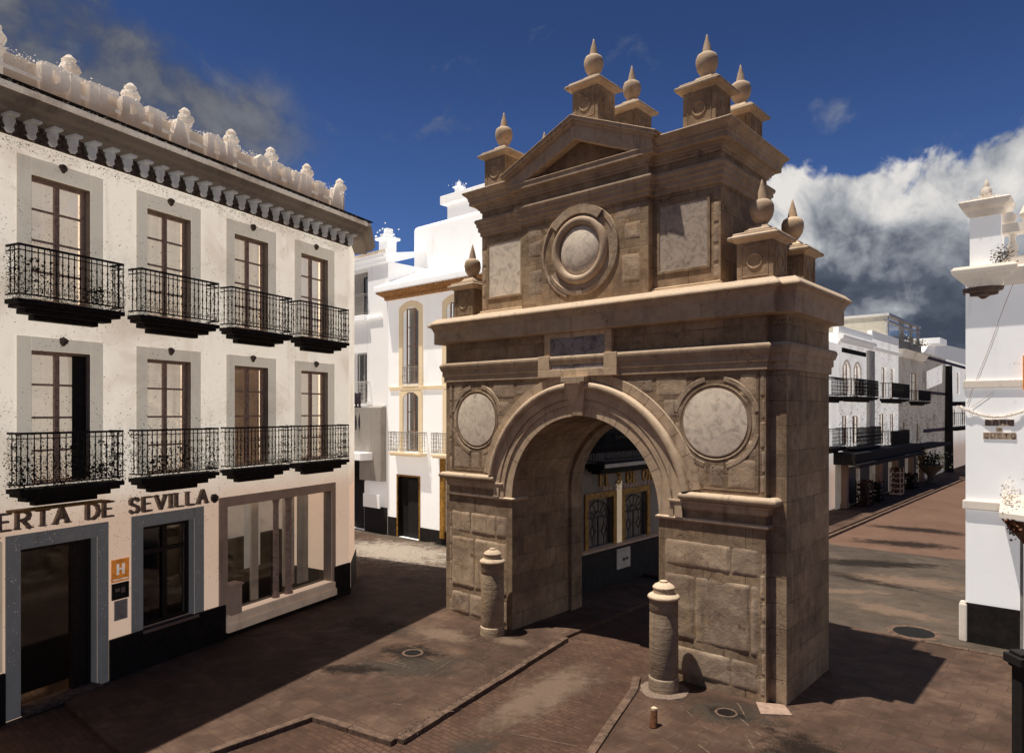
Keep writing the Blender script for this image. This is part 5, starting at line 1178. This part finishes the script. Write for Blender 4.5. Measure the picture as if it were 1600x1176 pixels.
# awning bracket at the right edge
aw = empty('shop_awning', wr.location, -TH); tag(aw, 'small pinkish white shop awning with dark underside at the right edge of the white house', 'awning')
b = MB(); b.quad((7.86, -.02, 3.92), (9.6, -.02, 3.92), (9.6, -.9, 3.42), (7.86, -.55, 3.5)); b.quad((7.86, -.55, 3.5), (9.6, -.9, 3.42), (9.6, -.9, 3.30), (7.86, -.55, 3.38)); b.flecks(130, lambda: (7.9+abs(random.gauss(0, .2)), -.3+random.gauss(0, .15), 3.9+random.gauss(0, .22)), .015, .045); b.build('cover', M['stonetrim_white'], aw)
b = MB(); b.poly([(7.88, -.02, 3.3), (8.3, -.02, 2.7), (9.6, -.02, 2.7), (9.6, -.85, 3.28), (7.9, -.5, 3.34)]); b.flecks(160, lambda: (8.0+abs(random.gauss(0, .2)), -.3+random.gauss(0, .15), 3.2+random.gauss(0, .15)), .02, .06); b.build('underside', M['rust'], aw)
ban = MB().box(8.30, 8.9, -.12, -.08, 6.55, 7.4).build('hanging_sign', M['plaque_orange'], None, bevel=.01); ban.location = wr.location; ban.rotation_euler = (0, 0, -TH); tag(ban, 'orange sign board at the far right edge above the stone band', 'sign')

for o in list(COL.objects):      # loose flakes, foliage and heaped goods cannot be counted
    if o.name.split('.')[0] in ('paint_spatter', 'peeling_flakes', 'gutter_flakes', 'potted_plants', 'plant', 'dry_weeds', 'terrace_plants', 'goods'): o['kind'] = 'stuff'
# ================================================================== camera
cam = bpy.data.cameras.new('camera'); co = bpy.data.objects.new('camera', cam); COL.objects.link(co); scene.camera = co
co.location = (0, 0, 6.0); co.rotation_euler = (PI/2, 0, 0); cam.sensor_width = 36; cam.lens = 1081.3/1600*36; cam.shift_y = 55/1600; cam.clip_start = .1; cam.clip_end = 3000
# ================================================================== sun and sky
KX, KY = -.305, -.075        # towards the sun, per metre of height
sd = Vector((KX, KY, 1)).normalized(); EL = math.asin(sd.z); AZ = math.atan2(sd.x, sd.y)
sun = bpy.data.lights.new('sun', 'SUN'); so = bpy.data.objects.new('sun', sun); COL.objects.link(so); so.rotation_euler = sd.to_track_quat('Z', 'Y').to_euler()
sun.energy = 5.0; sun.angle = math.radians(.53); sun.color = (1.0, .93, .82)
wd = bpy.data.worlds.new('World'); scene.world = wd; wd.use_nodes = True; t = NT(wd.node_tree); t.n.clear()
out = t.n.new('ShaderNodeOutputWorld'); bg = t.n.new('ShaderNodeBackground'); t.l.new(bg.outputs[0], out.inputs[0])
sky = t.n.new('ShaderNodeTexSky'); sky.sky_type = 'NISHITA'; sky.sun_disc = False; sky.sun_elevation = EL; sky.sun_rotation = AZ; sky.air_density = 1.0; sky.dust_density = .4; sky.ozone_density = 3.0; sky.altitude = 800
bg.inputs['Strength'].default_value = .10
tc = t.n.new('ShaderNodeTexCoord'); d = t.vm('NORMALIZE', tc.outputs['Generated']); s3 = t.sep(d)
az = t.m('MULTIPLY', t.m('ARCTAN2', s3[0], s3[1]), 180/PI); el = t.m('MULTIPLY', t.m('ARCSINE', s3[2]), 180/PI)
SKYG = 1.0
# deep, polarised blue: darken and saturate the clear sky
blue = t.mix(1, sky.outputs[0], (.255, .335, .52), 'MULTIPLY')
base = t.vm('SCALE', blue, scale=t.ss(el, 34, 8, .96, 1.55))
w1 = t.vm('ADD', d, t.vm('SCALE', t.vm('SUBTRACT', t.noise(d, 5, 4, .55, out=1), (.5,.5,.5)), scale=.10))
n1 = t.noise(w1, 5.5, 10, .57); n2 = t.noise(t.vm('ADD', w1, tuple(sd*-.035)), 5.5, 10, .57); nb = t.noise(w1, 14, 8, .55)
relief = t.m('SUBTRACT', n1, n2)          # lit side of the billows
# the cumulus bank low over the street on the right
edge = t.noise(t.comb(t.m('MULTIPLY', az, .055), 3.3, t.m('MULTIPLY', el, .05)), 2.2, 5, .6)
topel = t.m('ADD', t.ss(az, 20, 33, 18.2, 17.4), t.m('MULTIPLY', t.m('SUBTRACT', edge, .5), 9))
inbank = t.m('MULTIPLY', t.ss(az, 13, 18.5), t.ss(az, 54, 41))
dens = t.m('ADD', t.m('MULTIPLY', t.m('SUBTRACT', topel, el), .17), t.m('MULTIPLY', t.m('SUBTRACT', n1, .5), 3.2))
dens = t.m('ADD', dens, t.m('MULTIPLY', t.m('SUBTRACT', nb, .5), 1.0))
bank = t.m('MULTIPLY', t.ss(dens, -.05, .22), inbank)
depth_in = t.m('ADD', t.m('SUBTRACT', topel, el), t.m('MULTIPLY', t.m('SUBTRACT', n1, .5), 16))
shade = t.m('ADD', t.ss(depth_in, 1.5, 10.5, .95, .14), t.m('MULTIPLY', relief, 3.6))
shade = t.m('ADD', shade, t.m('MULTIPLY', t.m('SUBTRACT', nb, .5), .35))
shade = t.m('MULTIPLY', shade, t.ss(az, 24, 37, 1.1, .72), clamp=True)
ccol = t.vm('SCALE', t.ramp(shade, [(0, (.055, .068, .098)), (.25, (.10, .118, .155)), (.55, (.33, .35, .385)), (.85, (.66, .65, .64)), (1, (.78, .75, .72))]), scale=10)
# thin grey veils high on the left
vn = t.noise(w1, 3.1, 9, .6); vf = t.noise(w1, 8.5, 9, .62)
up_ = t.m('ADD', 22.6, t.m('MULTIPLY', t.m('ADD', t.m('MULTIPLY', az, -1), -18.9), .42))
wob = t.m('ADD', t.m('MULTIPLY', t.m('SUBTRACT', vn, .5), 15), t.m('MULTIPLY', t.m('SUBTRACT', vf, .5), 9))
veil = t.m('MULTIPLY', t.ss(t.m('ADD', t.m('SUBTRACT', up_, el), wob), -2.2, 2.6), t.ss(t.m('ADD', t.m('SUBTRACT', el, 18.6), wob), -1.5, 3.0))
veil = t.m('MULTIPLY', veil, t.ss(az, -13.5, -21)); veil = t.m('MULTIPLY', veil, t.ss(t.m('ADD', vf, t.m('MULTIPLY', vn, .4)), .42, .78, .25, 1))
vcol = t.mix(t.ss(t.m('ADD', t.m('MULTIPLY', vf, .6), t.m('MULTIPLY', vn, .4)), .42, .62), (.62, .72, .98), (1.9, 1.92, 1.98))
wisp = t.m('MULTIPLY', t.ss(t.noise(t.vm('MULTIPLY', w1, (1, 1, 1.6)), 7.5, 9, .62), .60, .78), .55)
wisp = t.m('MULTIPLY', wisp, t.m('MULTIPLY', t.ss(el, 10, 16), t.ss(t.m('ABSOLUTE', az), 60, 45)))
sky1 = t.mix(t.m('MULTIPLY', veil, .9), base, vcol)
pd = t.m('SQRT', t.m('ADD', t.m('POWER', t.m('SUBTRACT', az, 25.2), 2), t.m('POWER', t.m('MULTIPLY', t.m('SUBTRACT', el, 20.9), 1.5), 2)))
puff = t.ss(t.m('ADD', t.m('SUBTRACT', 1.7, pd), t.m('MULTIPLY', t.m('SUBTRACT', nb, .5), 9)), -.2, 2.2)
sky1 = t.mix(t.m('MULTIPLY', puff, .6), sky1, (3.0, 3.1, 3.4))
sky1 = t.mix(wisp, sky1, (1.7, 1.9, 2.4))
# unseen cloud added behind and beside the camera, toned to set the ambient light
back = t.m('MULTIPLY', t.ss(t.m('ABSOLUTE', az), 62, 80), t.ss(el, 62, 45))
rest = t.m('MULTIPLY', t.ss(t.noise(w1, 3.0, 8, .58), .44, .60), t.m('MULTIPLY', back, .9))
sky1 = t.mix(rest, sky1, (.45, .42, .40))
sky1 = t.mix(bank, sky1, ccol)
t.put(bg.inputs[0], sky1)
scene.view_settings.view_transform = 'Standard'; scene.view_settings.look = 'None'; scene.view_settings.exposure = 0; scene.view_settings.gamma = 1
